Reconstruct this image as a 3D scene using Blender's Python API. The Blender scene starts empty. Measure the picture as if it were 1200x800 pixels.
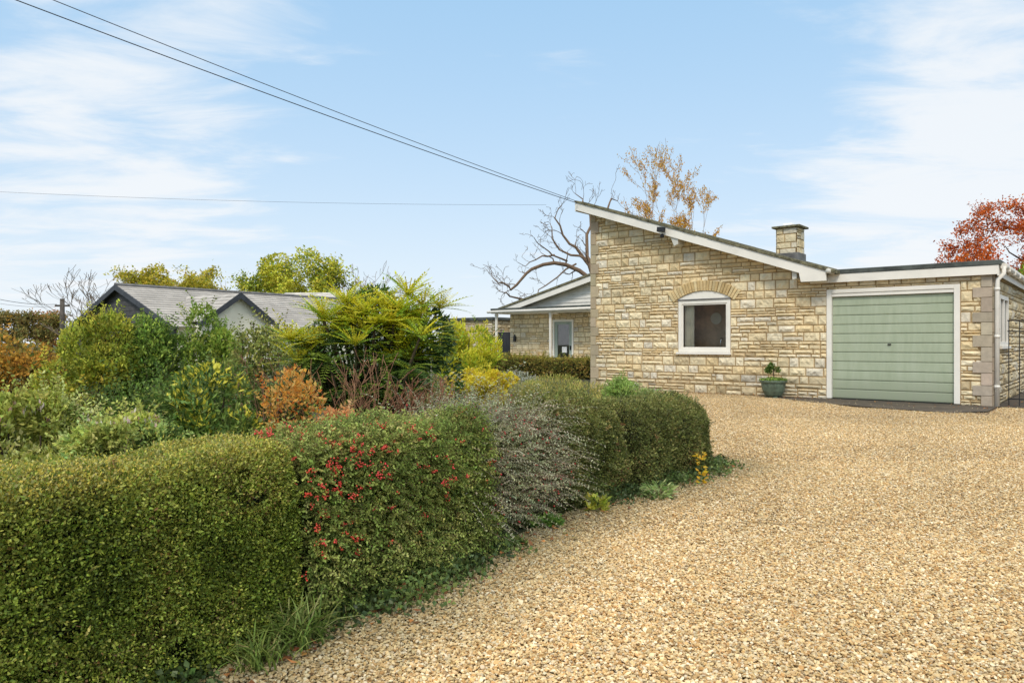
import bpy, bmesh, math, random
import numpy as np
from mathutils import Vector, Matrix

random.seed(11)
rng = np.random.default_rng(11)
SC = bpy.context.scene
COL = SC.collection
F, H, HY = 850.0, 1.155, 402.0          # focal length in photo pixels, eye height, horizon row


def at(px, py, Y):
    """world point at depth Y for a photo pixel (used to survey positions)"""
    return Vector(((px - 600) / F * Y, Y, H - (py - HY) / F * Y))


# house frame: u along the front wall, v into the house
HO = (2.04, 18.66)
HA = -math.atan2(0.643, 0.766)
cu, su = math.cos(HA), math.sin(HA)


def hl(u, v, z=0.0):
    return Vector((HO[0] + u * cu - v * su, HO[1] + u * su + v * cu, z))


# ------------------------------------------------------------------ objects
def tag(o, label=None, cat=None, group=None, kind=None):
    if label: o['label'] = label
    if cat: o['category'] = cat
    if group: o['group'] = group
    if kind: o['kind'] = kind
    return o


def thing(name, label, cat, loc=(0, 0, 0), rotz=0.0, group=None):
    o = bpy.data.objects.new(name, None)
    o.empty_display_size = 0.2
    COL.objects.link(o)
    o.location = loc
    o.rotation_euler = (0, 0, rotz)
    return tag(o, label, cat, group)


def link(name, me, mat, parent=None):
    o = bpy.data.objects.new(name, me)
    COL.objects.link(o)
    for m in (mat if isinstance(mat, (list, tuple)) else [mat]):
        me.materials.append(m)
    if parent is not None:
        o.parent = parent
    return o


def unit(a):
    return a / np.maximum(np.linalg.norm(a, axis=-1, keepdims=True), 1e-9)


def s2l(c):
    c = np.asarray(c, float) / 255.0
    return np.where(c <= 0.04045, c / 12.92, ((c + 0.055) / 1.055) ** 2.4)


# ------------------------------------------------------------------ materials
class NT:
    def __init__(self, name):
        self.m = bpy.data.materials.new(name)
        self.m.use_nodes = True
        self.t = self.m.node_tree
        self.t.nodes.clear()
        self.out = self.t.nodes.new('ShaderNodeOutputMaterial')

    def n(self, typ, **kw):
        nd = self.t.nodes.new('ShaderNode' + typ)
        for k, v in kw.items():
            if k in nd.inputs:
                nd.inputs[k].default_value = v
            else:
                setattr(nd, k, v)
        return nd

    def l(self, a, b):
        self.t.links.new(a, b)


def ramp(nt, fac, stops):
    r = nt.n('ValToRGB')
    e = r.color_ramp.elements
    while len(e) < len(stops): e.new(0.5)
    for i, (p, c) in enumerate(stops):
        e[i].position = p
        e[i].color = (c[0], c[1], c[2], 1)
    nt.l(fac, r.inputs['Fac'])
    return r.outputs['Color']


def paint(name, rgb, rough=0.55, var=0.12, scale=3.0, bump=0.0, bscale=40.0, metal=0.0, streak=False, spec=0.4):
    nt = NT(name)
    b = nt.n('BsdfPrincipled', Roughness=rough, Metallic=metal)
    b.inputs['Specular IOR Level'].default_value = spec
    tc = nt.n('TexCoord')
    mp = nt.n('Mapping')
    if streak: mp.inputs['Scale'].default_value = (4, 4, 0.6)
    nt.l(tc.outputs['Object'], mp.inputs['Vector'])
    no = nt.n('TexNoise', Scale=scale, Detail=6.0, Roughness=0.65)
    nt.l(mp.outputs['Vector'], no.inputs['Vector'])
    c = np.array(rgb)
    lo, hi = c * (1 - var * 1.6), np.minimum(c * (1 + var), 1)
    nt.l(ramp(nt, no.outputs['Fac'], [(0.32, lo), (0.62, hi)]), b.inputs['Base Color'])
    if bump:
        n2 = nt.n('TexNoise', Scale=bscale, Detail=4.0)
        nt.l(tc.outputs['Object'], n2.inputs['Vector'])
        bp = nt.n('Bump', Strength=bump, Distance=0.01)
        nt.l(n2.outputs['Fac'], bp.inputs['Height'])
        nt.l(bp.outputs['Normal'], b.inputs['Normal'])
    nt.l(b.outputs[0], nt.out.inputs['Surface'])
    return nt.m


def attr_mat(name, rough=0.6, transl=0.0, spec=0.35, bump=0.0, bscale=30.0, var=0.0, vscale=8.0):
    nt = NT(name)
    a = nt.n('Attribute', attribute_name='Col')
    b = nt.n('BsdfPrincipled', Roughness=rough)
    b.inputs['Specular IOR Level'].default_value = spec
    col = a.outputs['Color']
    tc = nt.n('TexCoord')
    if 'rock' in name:
        mpp = nt.n('Mapping'); mpp.inputs['Scale'].default_value = (1.0, 1.0, 0.3)
        nt.l(tc.outputs['Object'], mpp.inputs['Vector'])
        nw = nt.n('TexNoise', Scale=1.6, Detail=5.0, Roughness=0.6); nt.l(mpp.outputs[0], nw.inputs['Vector'])
        m1 = nt.n('MapRange'); m1.inputs[1].default_value = 0.3; m1.inputs[2].default_value = 0.6; m1.inputs[3].default_value = 0.90; m1.inputs[4].default_value = 1.12
        nt.l(nw.outputs['Fac'], m1.inputs[0])
        v1 = nt.n('VectorMath', operation='SCALE'); nt.l(col, v1.inputs[0]); nt.l(m1.outputs[0], v1.inputs['Scale']); col = v1.outputs[0]
    if var:
        no = nt.n('TexNoise', Scale=vscale, Detail=8.0, Roughness=0.7)
        nt.l(tc.outputs['Object'], no.inputs['Vector'])
        mr = nt.n('MapRange'); mr.inputs[1].default_value = 0.3; mr.inputs[2].default_value = 0.7
        mr.inputs[3].default_value = 1 - var; mr.inputs[4].default_value = 1 + var
        nt.l(no.outputs['Fac'], mr.inputs[0])
        mx = nt.n('VectorMath', operation='SCALE')
        nt.l(col, mx.inputs[0]); nt.l(mr.outputs[0], mx.inputs['Scale'])
        col = mx.outputs[0]
    nt.l(col, b.inputs['Base Color'])
    if bump:
        n2 = nt.n('TexNoise', Scale=bscale, Detail=6.0, Roughness=0.7)
        nt.l(tc.outputs['Object'], n2.inputs['Vector'])
        bp = nt.n('Bump', Strength=bump, Distance=0.02)
        nt.l(n2.outputs['Fac'], bp.inputs['Height'])
        nt.l(bp.outputs['Normal'], b.inputs['Normal'])
    if transl:
        t = nt.n('BsdfTranslucent')
        nt.l(col, t.inputs['Color'])
        mx = nt.n('MixShader', Fac=transl)
        nt.l(b.outputs[0], mx.inputs[1]); nt.l(t.outputs[0], mx.inputs[2])
        nt.l(mx.outputs[0], nt.out.inputs['Surface'])
    else:
        nt.l(b.outputs[0], nt.out.inputs['Surface'])
    return nt.m


def glass_mat(name, tint=(0.8, 0.85, 0.85), base=0.08):
    nt = NT(name)
    t = nt.n('BsdfTransparent'); t.inputs['Color'].default_value = (*tint, 1)
    g = nt.n('BsdfGlossy', Roughness=0.02)
    fr = nt.n('Fresnel', IOR=1.32)
    ad = nt.n('Math', operation='ADD'); ad.inputs[1].default_value = base
    nt.l(fr.outputs[0], ad.inputs[0])
    mx = nt.n('MixShader')
    nt.l(ad.outputs[0], mx.inputs['Fac']); nt.l(t.outputs[0], mx.inputs[1]); nt.l(g.outputs[0], mx.inputs[2])
    nt.l(mx.outputs[0], nt.out.inputs['Surface'])
    return nt.m


M = {
    'leaf': attr_mat('leaf', 0.6, 0.3, 0.2),
    'leaf_gloss': attr_mat('glossy_leaf', 0.45, 0.25, 0.3),
    'leaf_dry': attr_mat('dry_leaf', 0.7, 0.35, 0.2),
    'bark': attr_mat('bark', 0.9, 0, 0.1, 0.6, 25, 0.35, 6),
    'berry': attr_mat('berry', 0.35, 0, 0.5),
    'stone': attr_mat('rock_faced_stone', 0.92, 0, 0.12, 0.6, 28, 0.2, 7),
    'quoin': attr_mat('cast_stone', 0.92, 0, 0.12, 0.35, 60, 0.14, 9),
    'white': paint('white_paint', (0.88, 0.83, 0.735), 0.45, 0.05, 1.6, 0.05),
    'cream': paint('cream_paint', (0.70, 0.68, 0.60), 0.5, 0.08, 2),
    'white_dirty': paint('weathered_white_boards', (0.84, 0.79, 0.70), 0.6, 0.07, 2.5),
    'green': paint('sage_green_paint', (0.37, 0.43, 0.30), 0.42, 0.06, 1.1, 0.03, streak=True),
    'door_green': paint('pale_green_door_paint', (0.34, 0.39, 0.32), 0.45, 0.06, 2),
    'felt': paint('roofing_felt', (0.085, 0.095, 0.085), 0.95, 0.3, 3, 0.5, 60),
    'moss': paint('mossy_tile', (0.16, 0.145, 0.085), 0.95, 0.5, 9, 0.8, 50),
    'black': paint('black_iron', (0.018, 0.018, 0.02), 0.5, 0.3, 6),
    'dark_wood': paint('dark_grey_boards', (0.035, 0.037, 0.042), 0.6, 0.25, 4, streak=True),
    'anthracite': paint('anthracite_paint', (0.05, 0.053, 0.06), 0.5, 0.2, 3),
    'weather_grey': paint('weathered_grey_boards', (0.16, 0.155, 0.15), 0.8, 0.25, 4, 0.1),
    'gable_boards': paint('dark_taupe_boards', (0.085, 0.08, 0.078), 0.8, 0.2, 4, 0.1),
    'render': paint('cream_render', (0.94, 0.86, 0.68), 0.85, 0.05, 1.5, 0.15),
    'room': paint('dim_room_plaster', (0.74, 0.50, 0.31), 0.9, 0.25, 2),
    'fabric': paint('cream_curtain', (0.84, 0.76, 0.60), 0.9, 0.1, 3),
    'steel': paint('steel', (0.6, 0.6, 0.6), 0.25, 0.05, 3, metal=1.0),
    'paper': paint('paper', (0.8, 0.79, 0.76), 0.8, 0.03, 5),
    'pole': paint('weathered_pole', (0.10, 0.085, 0.07), 0.9, 0.3, 5, 0.4),
    'glass': glass_mat('window_glass', (0.85, 0.88, 0.88), 0.0),
    'glass_refl': glass_mat('door_glass', (0.5, 0.55, 0.52), 0.16),
    'pot': paint('lead_grey_glaze', (0.125, 0.165, 0.115), 0.5, 0.3, 5, 0.2),
    'soil': paint('potting_soil', (0.035, 0.026, 0.018), 0.95, 0.4, 20, 0.8),
}


def ground_mat():
    nt = NT('garden_ground')
    b = nt.n('BsdfPrincipled', Roughness=0.95)
    tc = nt.n('TexCoord')
    n1 = nt.n('TexNoise', Scale=0.7, Detail=8.0, Roughness=0.7)
    nt.l(tc.outputs['Object'], n1.inputs['Vector'])
    nt.l(ramp(nt, n1.outputs['Fac'], [(0.35, (0.035, 0.028, 0.016)), (0.55, (0.06, 0.075, 0.024)), (0.7, (0.09, 0.11, 0.03))]), b.inputs['Base Color'])
    n2 = nt.n('TexNoise', Scale=35.0, Detail=6.0)
    nt.l(tc.outputs['Object'], n2.inputs['Vector'])
    bp = nt.n('Bump', Strength=0.8, Distance=0.03)
    nt.l(n2.outputs['Fac'], bp.inputs['Height']); nt.l(bp.outputs['Normal'], b.inputs['Normal'])
    nt.l(b.outputs[0], nt.out.inputs['Surface'])
    return nt.m


def gravel_sheet_mat():
    nt = NT('gravel_bed')
    b = nt.n('BsdfPrincipled', Roughness=0.9)
    tc = nt.n('TexCoord')
    vo = nt.n('TexVoronoi', Scale=48.0, Randomness=1.0)
    nt.l(tc.outputs['Object'], vo.inputs['Vector'])
    sep = nt.n('SeparateColor'); nt.l(vo.outputs['Color'], sep.inputs[0])
    col = ramp(nt, sep.outputs[0], [(0.0, (0.20, 0.115, 0.045)), (0.4, (0.40, 0.26, 0.115)), (0.75, (0.55, 0.40, 0.22)), (1.0, (0.72, 0.60, 0.42))])
    r2 = ramp(nt, vo.outputs['Distance'], [(0.25, (1, 1, 1)), (0.62, (0.35, 0.3, 0.25))])
    mx = nt.n('Mix', data_type='RGBA', blend_type='MULTIPLY')
    mx.inputs[0].default_value = 1
    nt.l(col, mx.inputs[6]); nt.l(r2, mx.inputs[7])
    nt.l(mx.outputs[2], b.inputs['Base Color'])
    bp = nt.n('Bump', Strength=1.0, Distance=0.012); bp.invert = True
    nt.l(vo.outputs['Distance'], bp.inputs['Height']); nt.l(bp.outputs['Normal'], b.inputs['Normal'])
    nt.l(b.outputs[0], nt.out.inputs['Surface'])
    return nt.m


def stone_chip_mat():
    nt = NT('gravel_chip')
    b = nt.n('BsdfPrincipled', Roughness=0.8)
    b.inputs['Specular IOR Level'].default_value = 0.25
    a = nt.n('Attribute', attribute_name='tint', attribute_type='INSTANCER')
    tc = nt.n('TexCoord')
    no = nt.n('TexNoise', Scale=60.0, Detail=3.0)
    nt.l(tc.outputs['Object'], no.inputs['Vector'])
    mr = nt.n('MapRange'); mr.inputs[3].default_value = 0.78; mr.inputs[4].default_value = 1.2
    nt.l(no.outputs['Fac'], mr.inputs[0])
    mx = nt.n('VectorMath', operation='SCALE')
    nt.l(a.outputs['Color'], mx.inputs[0]); nt.l(mr.outputs[0], mx.inputs['Scale'])
    nt.l(mx.outputs[0], b.inputs['Base Color'])
    nt.l(b.outputs[0], nt.out.inputs['Surface'])
    return nt.m


def tile_roof_mat():
    nt = NT('grey_interlocking_tiles')
    b = nt.n('BsdfPrincipled', Roughness=0.85)
    a = nt.n('Attribute', attribute_name='Col')
    tc = nt.n('TexCoord')
    no = nt.n('TexNoise', Scale=1.2, Detail=9.0, Roughness=0.75)
    nt.l(tc.outputs['Object'], no.inputs['Vector'])
    mr = nt.n('MapRange'); mr.inputs[1].default_value = 0.3; mr.inputs[2].default_value = 0.7
    mr.inputs[3].default_value = 0.8; mr.inputs[4].default_value = 1.15
    nt.l(no.outputs['Fac'], mr.inputs[0])
    mx = nt.n('VectorMath', operation='SCALE')
    nt.l(a.outputs['Color'], mx.inputs[0]); nt.l(mr.outputs[0], mx.inputs['Scale'])
    nt.l(mx.outputs[0], b.inputs['Base Color'])
    nt.l(b.outputs[0], nt.out.inputs['Surface'])
    return nt.m


def apron_mat():
    nt = NT('stained_concrete')
    b = nt.n('BsdfPrincipled', Roughness=0.9)
    tc = nt.n('TexCoord')
    n1 = nt.n('TexNoise', Scale=2.2, Detail=10.0, Roughness=0.75)
    nt.l(tc.outputs['Object'], n1.inputs['Vector'])
    nt.l(ramp(nt, n1.outputs['Fac'], [(0.3, (0.035, 0.027, 0.02)), (0.55, (0.10, 0.078, 0.055)), (0.75, (0.19, 0.15, 0.10))]), b.inputs['Base Color'])
    nt.l(b.outputs[0], nt.out.inputs['Surface'])
    return nt.m


M['tiles'] = tile_roof_mat()


def door_mat():
    nt = NT('weathered_sage_door')
    b = nt.n('BsdfPrincipled', Roughness=0.4)
    tc = nt.n('TexCoord'); sp = nt.n('SeparateXYZ'); nt.l(tc.outputs['Object'], sp.inputs[0])
    n1 = nt.n('TexNoise', Scale=2.5, Detail=8.0, Roughness=0.7)
    mp = nt.n('Mapping'); mp.inputs['Scale'].default_value = (3, 1, 0.5)
    nt.l(tc.outputs['Object'], mp.inputs['Vector']); nt.l(mp.outputs[0], n1.inputs['Vector'])
    mr = nt.n('MapRange'); mr.inputs[1].default_value = 0.0; mr.inputs[2].default_value = 0.55; mr.inputs[3].default_value = 0.75; mr.inputs[4].default_value = 0.0
    nt.l(sp.outputs[2], mr.inputs[0])
    mu = nt.n('Math', operation='MULTIPLY'); nt.l(mr.outputs[0], mu.inputs[0]); nt.l(n1.outputs['Fac'], mu.inputs[1])
    base = ramp(nt, n1.outputs['Fac'], [(0.3, (0.37, 0.425, 0.285)), (0.5, (0.425, 0.48, 0.335)), (0.7, (0.47, 0.52, 0.38))])
    mx = nt.n('Mix', data_type='RGBA'); nt.l(mu.outputs[0], mx.inputs[0]); nt.l(base, mx.inputs[6]); mx.inputs[7].default_value = (0.14, 0.12, 0.08, 1)
    nt.l(mx.outputs[2], b.inputs['Base Color'])
    n2 = nt.n('TexNoise', Scale=1.3, Detail=2.0); nt.l(tc.outputs['Object'], n2.inputs['Vector'])
    bp = nt.n('Bump', Strength=0.25, Distance=0.02); nt.l(n2.outputs['Fac'], bp.inputs['Height']); nt.l(bp.outputs[0], b.inputs['Normal'])
    nt.l(b.outputs[0], nt.out.inputs['Surface'])
    return nt.m


M['green'] = door_mat()


# ------------------------------------------------------------------ hard-surface builder
class MB:
    def __init__(self):
        self.v, self.f, self.c = [], [], []

    def add(self, vs, fs, col=(1, 1, 1)):
        n = len(self.v)
        self.v += [tuple(p) for p in vs]
        self.c += [tuple(col)] * len(vs)
        self.f += [tuple(i + n for i in q) for q in fs]

    def box(self, x0, x1, y0, y1, z0, z1, col=(1, 1, 1)):
        self.add([(x0, y0, z0), (x1, y0, z0), (x1, y1, z0), (x0, y1, z0), (x0, y0, z1), (x1, y0, z1), (x1, y1, z1), (x0, y1, z1)],
                 [(0, 3, 2, 1), (4, 5, 6, 7), (0, 1, 5, 4), (1, 2, 6, 5), (2, 3, 7, 6), (3, 0, 4, 7)], col)

    def prism(self, poly, d0, d1, fn, col=(1, 1, 1)):
        """polygon of 2-D points extruded between d0 and d1; fn(a, b, d) -> xyz"""
        n = len(poly)
        vs = [fn(a, b, d0) for a, b in poly] + [fn(a, b, d1) for a, b in poly]
        fs = [tuple(range(n))[::-1], tuple(range(n, 2 * n))] + [(i, (i + 1) % n, n + (i + 1) % n, n + i) for i in range(n)]
        self.add(vs, fs, col)

    def tube(self, pts, rad, n=8, col=(1, 1, 1), cap=True):
        V, T, _ = tube_np([tuple(p) for p in pts], rad, n, col)
        self.add([tuple(x) for x in V], [tuple(int(i) for i in t) for t in T], col)
        if cap:
            m = len(V)
            k = len(self.v) - m
            self.f.append(tuple(range(k, k + n))[::-1])
            self.f.append(tuple(range(k + m - n, k + m)))

    def lathe(self, prof, n=28, col=(1, 1, 1), ribs=0.0):
        vs, fs = [], []
        for r, z in prof:
            for i in range(n):
                a = 2 * math.pi * i / n
                rr = r * (1 + (ribs if i % 2 else -ribs))
                vs.append((rr * math.cos(a), rr * math.sin(a), z))
        for j in range(len(prof) - 1):
            for i in range(n):
                k = (i + 1) % n
                fs.append((j * n + i, j * n + k, (j + 1) * n + k, (j + 1) * n + i))
        fs.append(tuple(range(n))[::-1]); fs.append(tuple(range((len(prof) - 1) * n, len(prof) * n)))
        self.add(vs, fs, col)

    def build(self, name, mat, parent=None, bevel=0.0, smooth=False, cut=None, origin=None):
        me = bpy.data.meshes.new(name)
        v = self.v
        if origin is not None:
            v = [(a - origin[0], b - origin[1], c - origin[2]) for a, b, c in v]
        me.from_pydata(v, [], self.f)
        ca = me.color_attributes.new('Col', 'FLOAT_COLOR', 'POINT')
        a = np.ones((len(self.v), 4), np.float32); a[:, :3] = np.array(self.c, np.float32)
        ca.data.foreach_set('color', a.ravel())
        if bevel or cut:
            bm = bmesh.new(); bm.from_mesh(me)
            if cut:
                for co, no in cut:
                    bmesh.ops.bisect_plane(bm, geom=bm.verts[:] + bm.edges[:] + bm.faces[:], plane_co=co, plane_no=no, clear_outer=True)
            if bevel:
                ed = [e for e in bm.edges if len(e.link_faces) == 2 and e.calc_face_angle(0) > 0.6]
                bmesh.ops.bevel(bm, geom=ed, offset=bevel, segments=2, affect='EDGES', profile=0.5)
            bm.to_mesh(me); bm.free()
        if smooth:
            me.polygons.foreach_set('use_smooth', [True] * len(me.polygons))
        return link(name, me, mat, parent)


def tube_np(pts, rad, n=5, col=(1, 1, 1)):
    P = np.array(pts, float)
    k = len(P)
    R = np.full(k, rad, float) if np.isscalar(rad) else np.array(rad, float)
    D = np.empty_like(P)
    D[1:-1] = P[2:] - P[:-2] if k > 2 else 0
    D[0] = P[1] - P[0]; D[-1] = P[-1] - P[-2]
    D = unit(D)
    ref = np.array([0.31, 0.17, 0.94]) if abs(D[0] @ np.array([0.31, 0.17, 0.94])) < 0.85 else np.array([0.95, 0.2, 0.1])
    S = unit(np.cross(D, ref)); B = np.cross(D, S)
    a = np.arange(n) * 2 * math.pi / n
    V = P[:, None] + R[:, None, None] * (np.cos(a)[None, :, None] * S[:, None] + np.sin(a)[None, :, None] * B[:, None])
    V = V.reshape(-1, 3)
    T = []
    for j in range(k - 1):
        for i in range(n):
            i2 = (i + 1) % n
            T.append((j * n + i, j * n + i2, (j + 1) * n + i2)); T.append((j * n + i, (j + 1) * n + i2, (j + 1) * n + i))
    return V, np.array(T, np.int64), np.tile(np.array(col, float), (len(V), 1))


# ------------------------------------------------------------------ organic builder (numpy triangles)
class Cloud:
    def __init__(self):
        self.V, self.T, self.C, self.n = [], [], [], 0

    def add(self, V, T, C):
        if len(V) == 0: return
        self.V.append(V); self.T.append(T + self.n); self.C.append(C); self.n += len(V)

    def tube(self, pts, rad, n=5, col=(0.1, 0.07, 0.05)):
        self.add(*tube_np(pts, rad, n, col))

    def leaves(self, P, D, L, W, C, fold=0.25, S=None, mid=0.45):
        n = len(P)
        C = np.asarray(C) * 1.6; C = C * np.minimum(1, 0.72 / np.maximum(C.max(-1, keepdims=True), 1e-6))
        if n == 0: return
        D = unit(D)
        if S is None: S = unit(np.cross(D, rng.normal(size=(n, 3))))
        N = np.cross(D, S)
        L = np.broadcast_to(np.asarray(L, float), (n,))[:, None]; W = np.broadcast_to(np.asarray(W, float), (n,))[:, None]
        m = P + D * L * mid
        V = np.stack([P, m + S * W / 2 + N * W * fold, P + D * L, m - S * W / 2 + N * W * fold], 1).reshape(-1, 3)
        b = np.arange(n)[:, None] * 4
        T = np.concatenate([b + np.array([0, 1, 2]), b + np.array([0, 2, 3])], 0)
        self.add(V, T, np.repeat(np.clip(C, 0, 1), 4, 0))

    def blobs(self, P, R, C):
        """small icosahedra (berries, buds)"""
        t = (1 + 5 ** .5) / 2
        iv = unit(np.array([(-1, t, 0), (1, t, 0), (-1, -t, 0), (1, -t, 0), (0, -1, t), (0, 1, t), (0, -1, -t), (0, 1, -t), (t, 0, -1), (t, 0, 1), (-t, 0, -1), (-t, 0, 1)], float))
        it = np.array([(0, 11, 5), (0, 5, 1), (0, 1, 7), (0, 7, 10), (0, 10, 11), (1, 5, 9), (5, 11, 4), (11, 10, 2), (10, 7, 6), (7, 1, 8), (3, 9, 4), (3, 4, 2), (3, 2, 6), (3, 6, 8), (3, 8, 9), (4, 9, 5), (2, 4, 11), (6, 2, 10), (8, 6, 7), (9, 8, 1)])
        n = len(P)
        R = np.broadcast_to(np.asarray(R, float), (n,))
        V = (P[:, None] + iv[None] * R[:, None, None]).reshape(-1, 3)
        T = (np.arange(n)[:, None, None] * 12 + it[None]).reshape(-1, 3)
        self.add(V, T, np.repeat(C, 12, 0))

    def build(self, name, mat, parent=None, origin=(0, 0, 0), smooth=False):
        V = np.concatenate(self.V) - np.array(origin); T = np.concatenate(self.T); C = np.concatenate(self.C)
        me = bpy.data.meshes.new(name)
        me.vertices.add(len(V)); me.vertices.foreach_set('co', V.astype(np.float32).ravel())
        me.loops.add(T.size); me.loops.foreach_set('vertex_index', T.astype(np.int32).ravel())
        me.polygons.add(len(T)); me.polygons.foreach_set('loop_start', np.arange(0, T.size, 3, dtype=np.int32))
        if smooth: me.polygons.foreach_set('use_smooth', np.ones(len(T), bool))
        me.update(calc_edges=True)
        ca = me.color_attributes.new('Col', 'FLOAT_COLOR', 'POINT')
        a = np.ones((len(V), 4), np.float32); a[:, :3] = C
        ca.data.foreach_set('color', a.ravel())
        return link(name, me, mat, parent)


def hash3(i, j, k, seed):
    h = (i * 374761393 + j * 668265263 + k * 2147483647 + seed * 1274126177) & 0xFFFFFFFF
    h = ((h ^ (h >> 13)) * 1274126177) & 0xFFFFFFFF
    return ((h ^ (h >> 16)) & 0xFFFF) / 65535.0


def vnoise(P, freq, seed=0):
    Q = np.asarray(P) * freq
    I = np.floor(Q).astype(np.int64); f = Q - I; f = f * f * (3 - 2 * f)
    r = 0
    for a in (0, 1):
        for b in (0, 1):
            for c in (0, 1):
                w = (f[:, 0] if a else 1 - f[:, 0]) * (f[:, 1] if b else 1 - f[:, 1]) * (f[:, 2] if c else 1 - f[:, 2])
                r = r + w * hash3(I[:, 0] + a, I[:, 1] + b, I[:, 2] + c, seed)
    return r


def pick(pal, n, P=None, freq=3.0, seed=0, spread=0.5, chroma=0.06):
    """n colours from a palette of (sRGB, weight); neighbours in space lean the same way"""
    cols = np.array([s2l(c) for c, _ in pal]); w = np.cumsum([x for _, x in pal]); w = w / w[-1]
    r = rng.random(n)
    if P is not None:
        q = np.clip((vnoise(P, freq, seed) - 0.5) * 1.7 + 0.5, 0, 1)
        r = np.clip(q * (1 - spread) + r * spread, 0, 0.9999)
    c = cols[np.searchsorted(w, r)]
    return c * rng.uniform(0.75, 1.25, (n, 1)) * (1 + rng.normal(0, chroma, (n, 3)))


def rnd(n): return unit(rng.normal(size=(n, 3)))


# ------------------------------------------------------------------ foliage makers
def hedge_points(path, hw, h, e, n, bulge=0.03, endr=(0.25, 0.25), seed=0, flare=0.0, hvar=0.04, t_rng=(0.0, 1.0)):
    """points and normals on a clipped hedge that follows a front base line"""
    P = np.array(path, float)
    seg = np.linalg.norm(P[1:] - P[:-1], axis=1); cum = np.concatenate([[0], np.cumsum(seg)]); Ltot = cum[-1]
    s = rng.random(n) * Ltot
    X = np.interp(s, cum, P[:, 0]); Y = np.interp(s, cum, P[:, 1])
    d = 0.12
    tx = np.interp(s + d, cum, P[:, 0]) - np.interp(s - d, cum, P[:, 0]); ty = np.interp(s + d, cum, P[:, 1]) - np.interp(s - d, cum, P[:, 1])
    t = unit(np.stack([tx, ty, 0 * tx], 1))
    nb = np.stack([-t[:, 1], t[:, 0], 0 * tx], 1)            # towards the back of the hedge
    th = np.linspace(0, math.pi, 400)
    cx = np.sign(np.cos(th)) * np.abs(np.cos(th)) ** (2 / e); cz = np.abs(np.sin(th)) ** (2 / e)
    arc = np.concatenate([[0], np.cumsum(np.hypot(np.diff(cx) * hw, np.diff(cz) * h))]); arc /= arc[-1]
    r = t_rng[0] + rng.random(n) * (t_rng[1] - t_rng[0])
    kx = np.interp(r, arc, cx); kz = np.interp(r, arc, cz)
    g = np.gradient(cx * hw, arc), np.gradient(cz * h, arc)
    gx = np.interp(r, arc, g[0]); gz = np.interp(r, arc, g[1])
    sc = np.ones(n)
    e0 = s < endr[0]; sc[e0] = np.sqrt(np.maximum(1 - ((endr[0] - s[e0]) / endr[0]) ** 2, 0.0))
    e1 = s > Ltot - endr[1]; sc[e1] = np.sqrt(np.maximum(1 - ((s[e1] - Ltot + endr[1]) / endr[1]) ** 2, 0.0))
    hz = h * (0.55 + 0.45 * sc) * (1 + hvar * (2 * vnoise(np.stack([X, Y, 0 * X], 1), 1.7, seed) - 1))
    off = hw - hw * kx * sc                                     # kx = 1 at the front
    pos = np.stack([X, Y, 0 * X], 1) + nb * off[:, None]
    pos[:, 2] = kz * hz
    nrm = nb * (-gz * np.sign(1) * 1.0)[:, None] * 1.0
    nrm = -nb * gz[:, None]
    nrm[:, 2] = -gx
    nrm = unit(nrm)
    nrm[e0] = unit(nrm[e0] - t[e0] * ((endr[0] - s[e0]) / endr[0])[:, None]); nrm[e1] = unit(nrm[e1] + t[e1] * ((s[e1] - Ltot + endr[1]) / endr[1])[:, None])
    b = (vnoise(pos, 4.0, seed + 1) - 0.5) * 2 * bulge + (vnoise(pos, 11.0, seed + 2) - 0.5) * bulge
    pos = pos + nrm * b[:, None]
    pos[:, 2] = np.maximum(pos[:, 2], 0.005)
    return pos, nrm, kz


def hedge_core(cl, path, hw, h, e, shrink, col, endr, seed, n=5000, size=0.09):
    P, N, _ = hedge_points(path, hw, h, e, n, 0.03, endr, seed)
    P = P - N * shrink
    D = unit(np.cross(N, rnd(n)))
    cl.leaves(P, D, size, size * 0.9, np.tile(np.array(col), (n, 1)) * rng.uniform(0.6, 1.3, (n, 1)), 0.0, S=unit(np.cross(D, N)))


def clumps(center, radii, k, seed, low=-0.2):
    """sub-ball centres spread through an ellipsoid"""
    c = []
    while len(c) < k:
        p = rng.uniform(-1, 1, 3)
        if np.linalg.norm(p) > 1 or p[2] < low: continue
        c.append(p)
    c = np.array(c)
    r = np.linalg.norm(c, axis=1, keepdims=True)
    c = c / np.maximum(r, 1e-3) * np.clip(r ** 0.5, 0, 1) * 0.72
    return np.array(center) + c * np.array(radii)


def shrub_pts(center, radii, k, n, rel=0.38, seed=0, low=-0.4, shell=0.5):
    cs = clumps(center, radii, k, seed, low)
    rr = rel * np.array(radii) * rng.uniform(0.75, 1.25, (k, 1))
    i = rng.integers(0, k, n)
    D = rnd(n)
    out = unit(cs - np.array(center) + 1e-6)
    D = unit(D + out[i] * 0.5)
    rad = rng.random(n) ** (1 / 3)
    rad = shell + (1 - shell) * rad
    P = cs[i] + D * rr[i] * rad[:, None]
    P += (vnoise(P, 6 / max(radii), seed)[:, None] - 0.5) * D * 0.25 * min(radii)
    tone = rng.uniform(0.8, 1.2, k)[i]
    depth = np.clip(np.linalg.norm((P - np.array(center)) / np.array(radii), axis=1), 0, 1.2)
    return P, D, tone, depth


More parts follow.
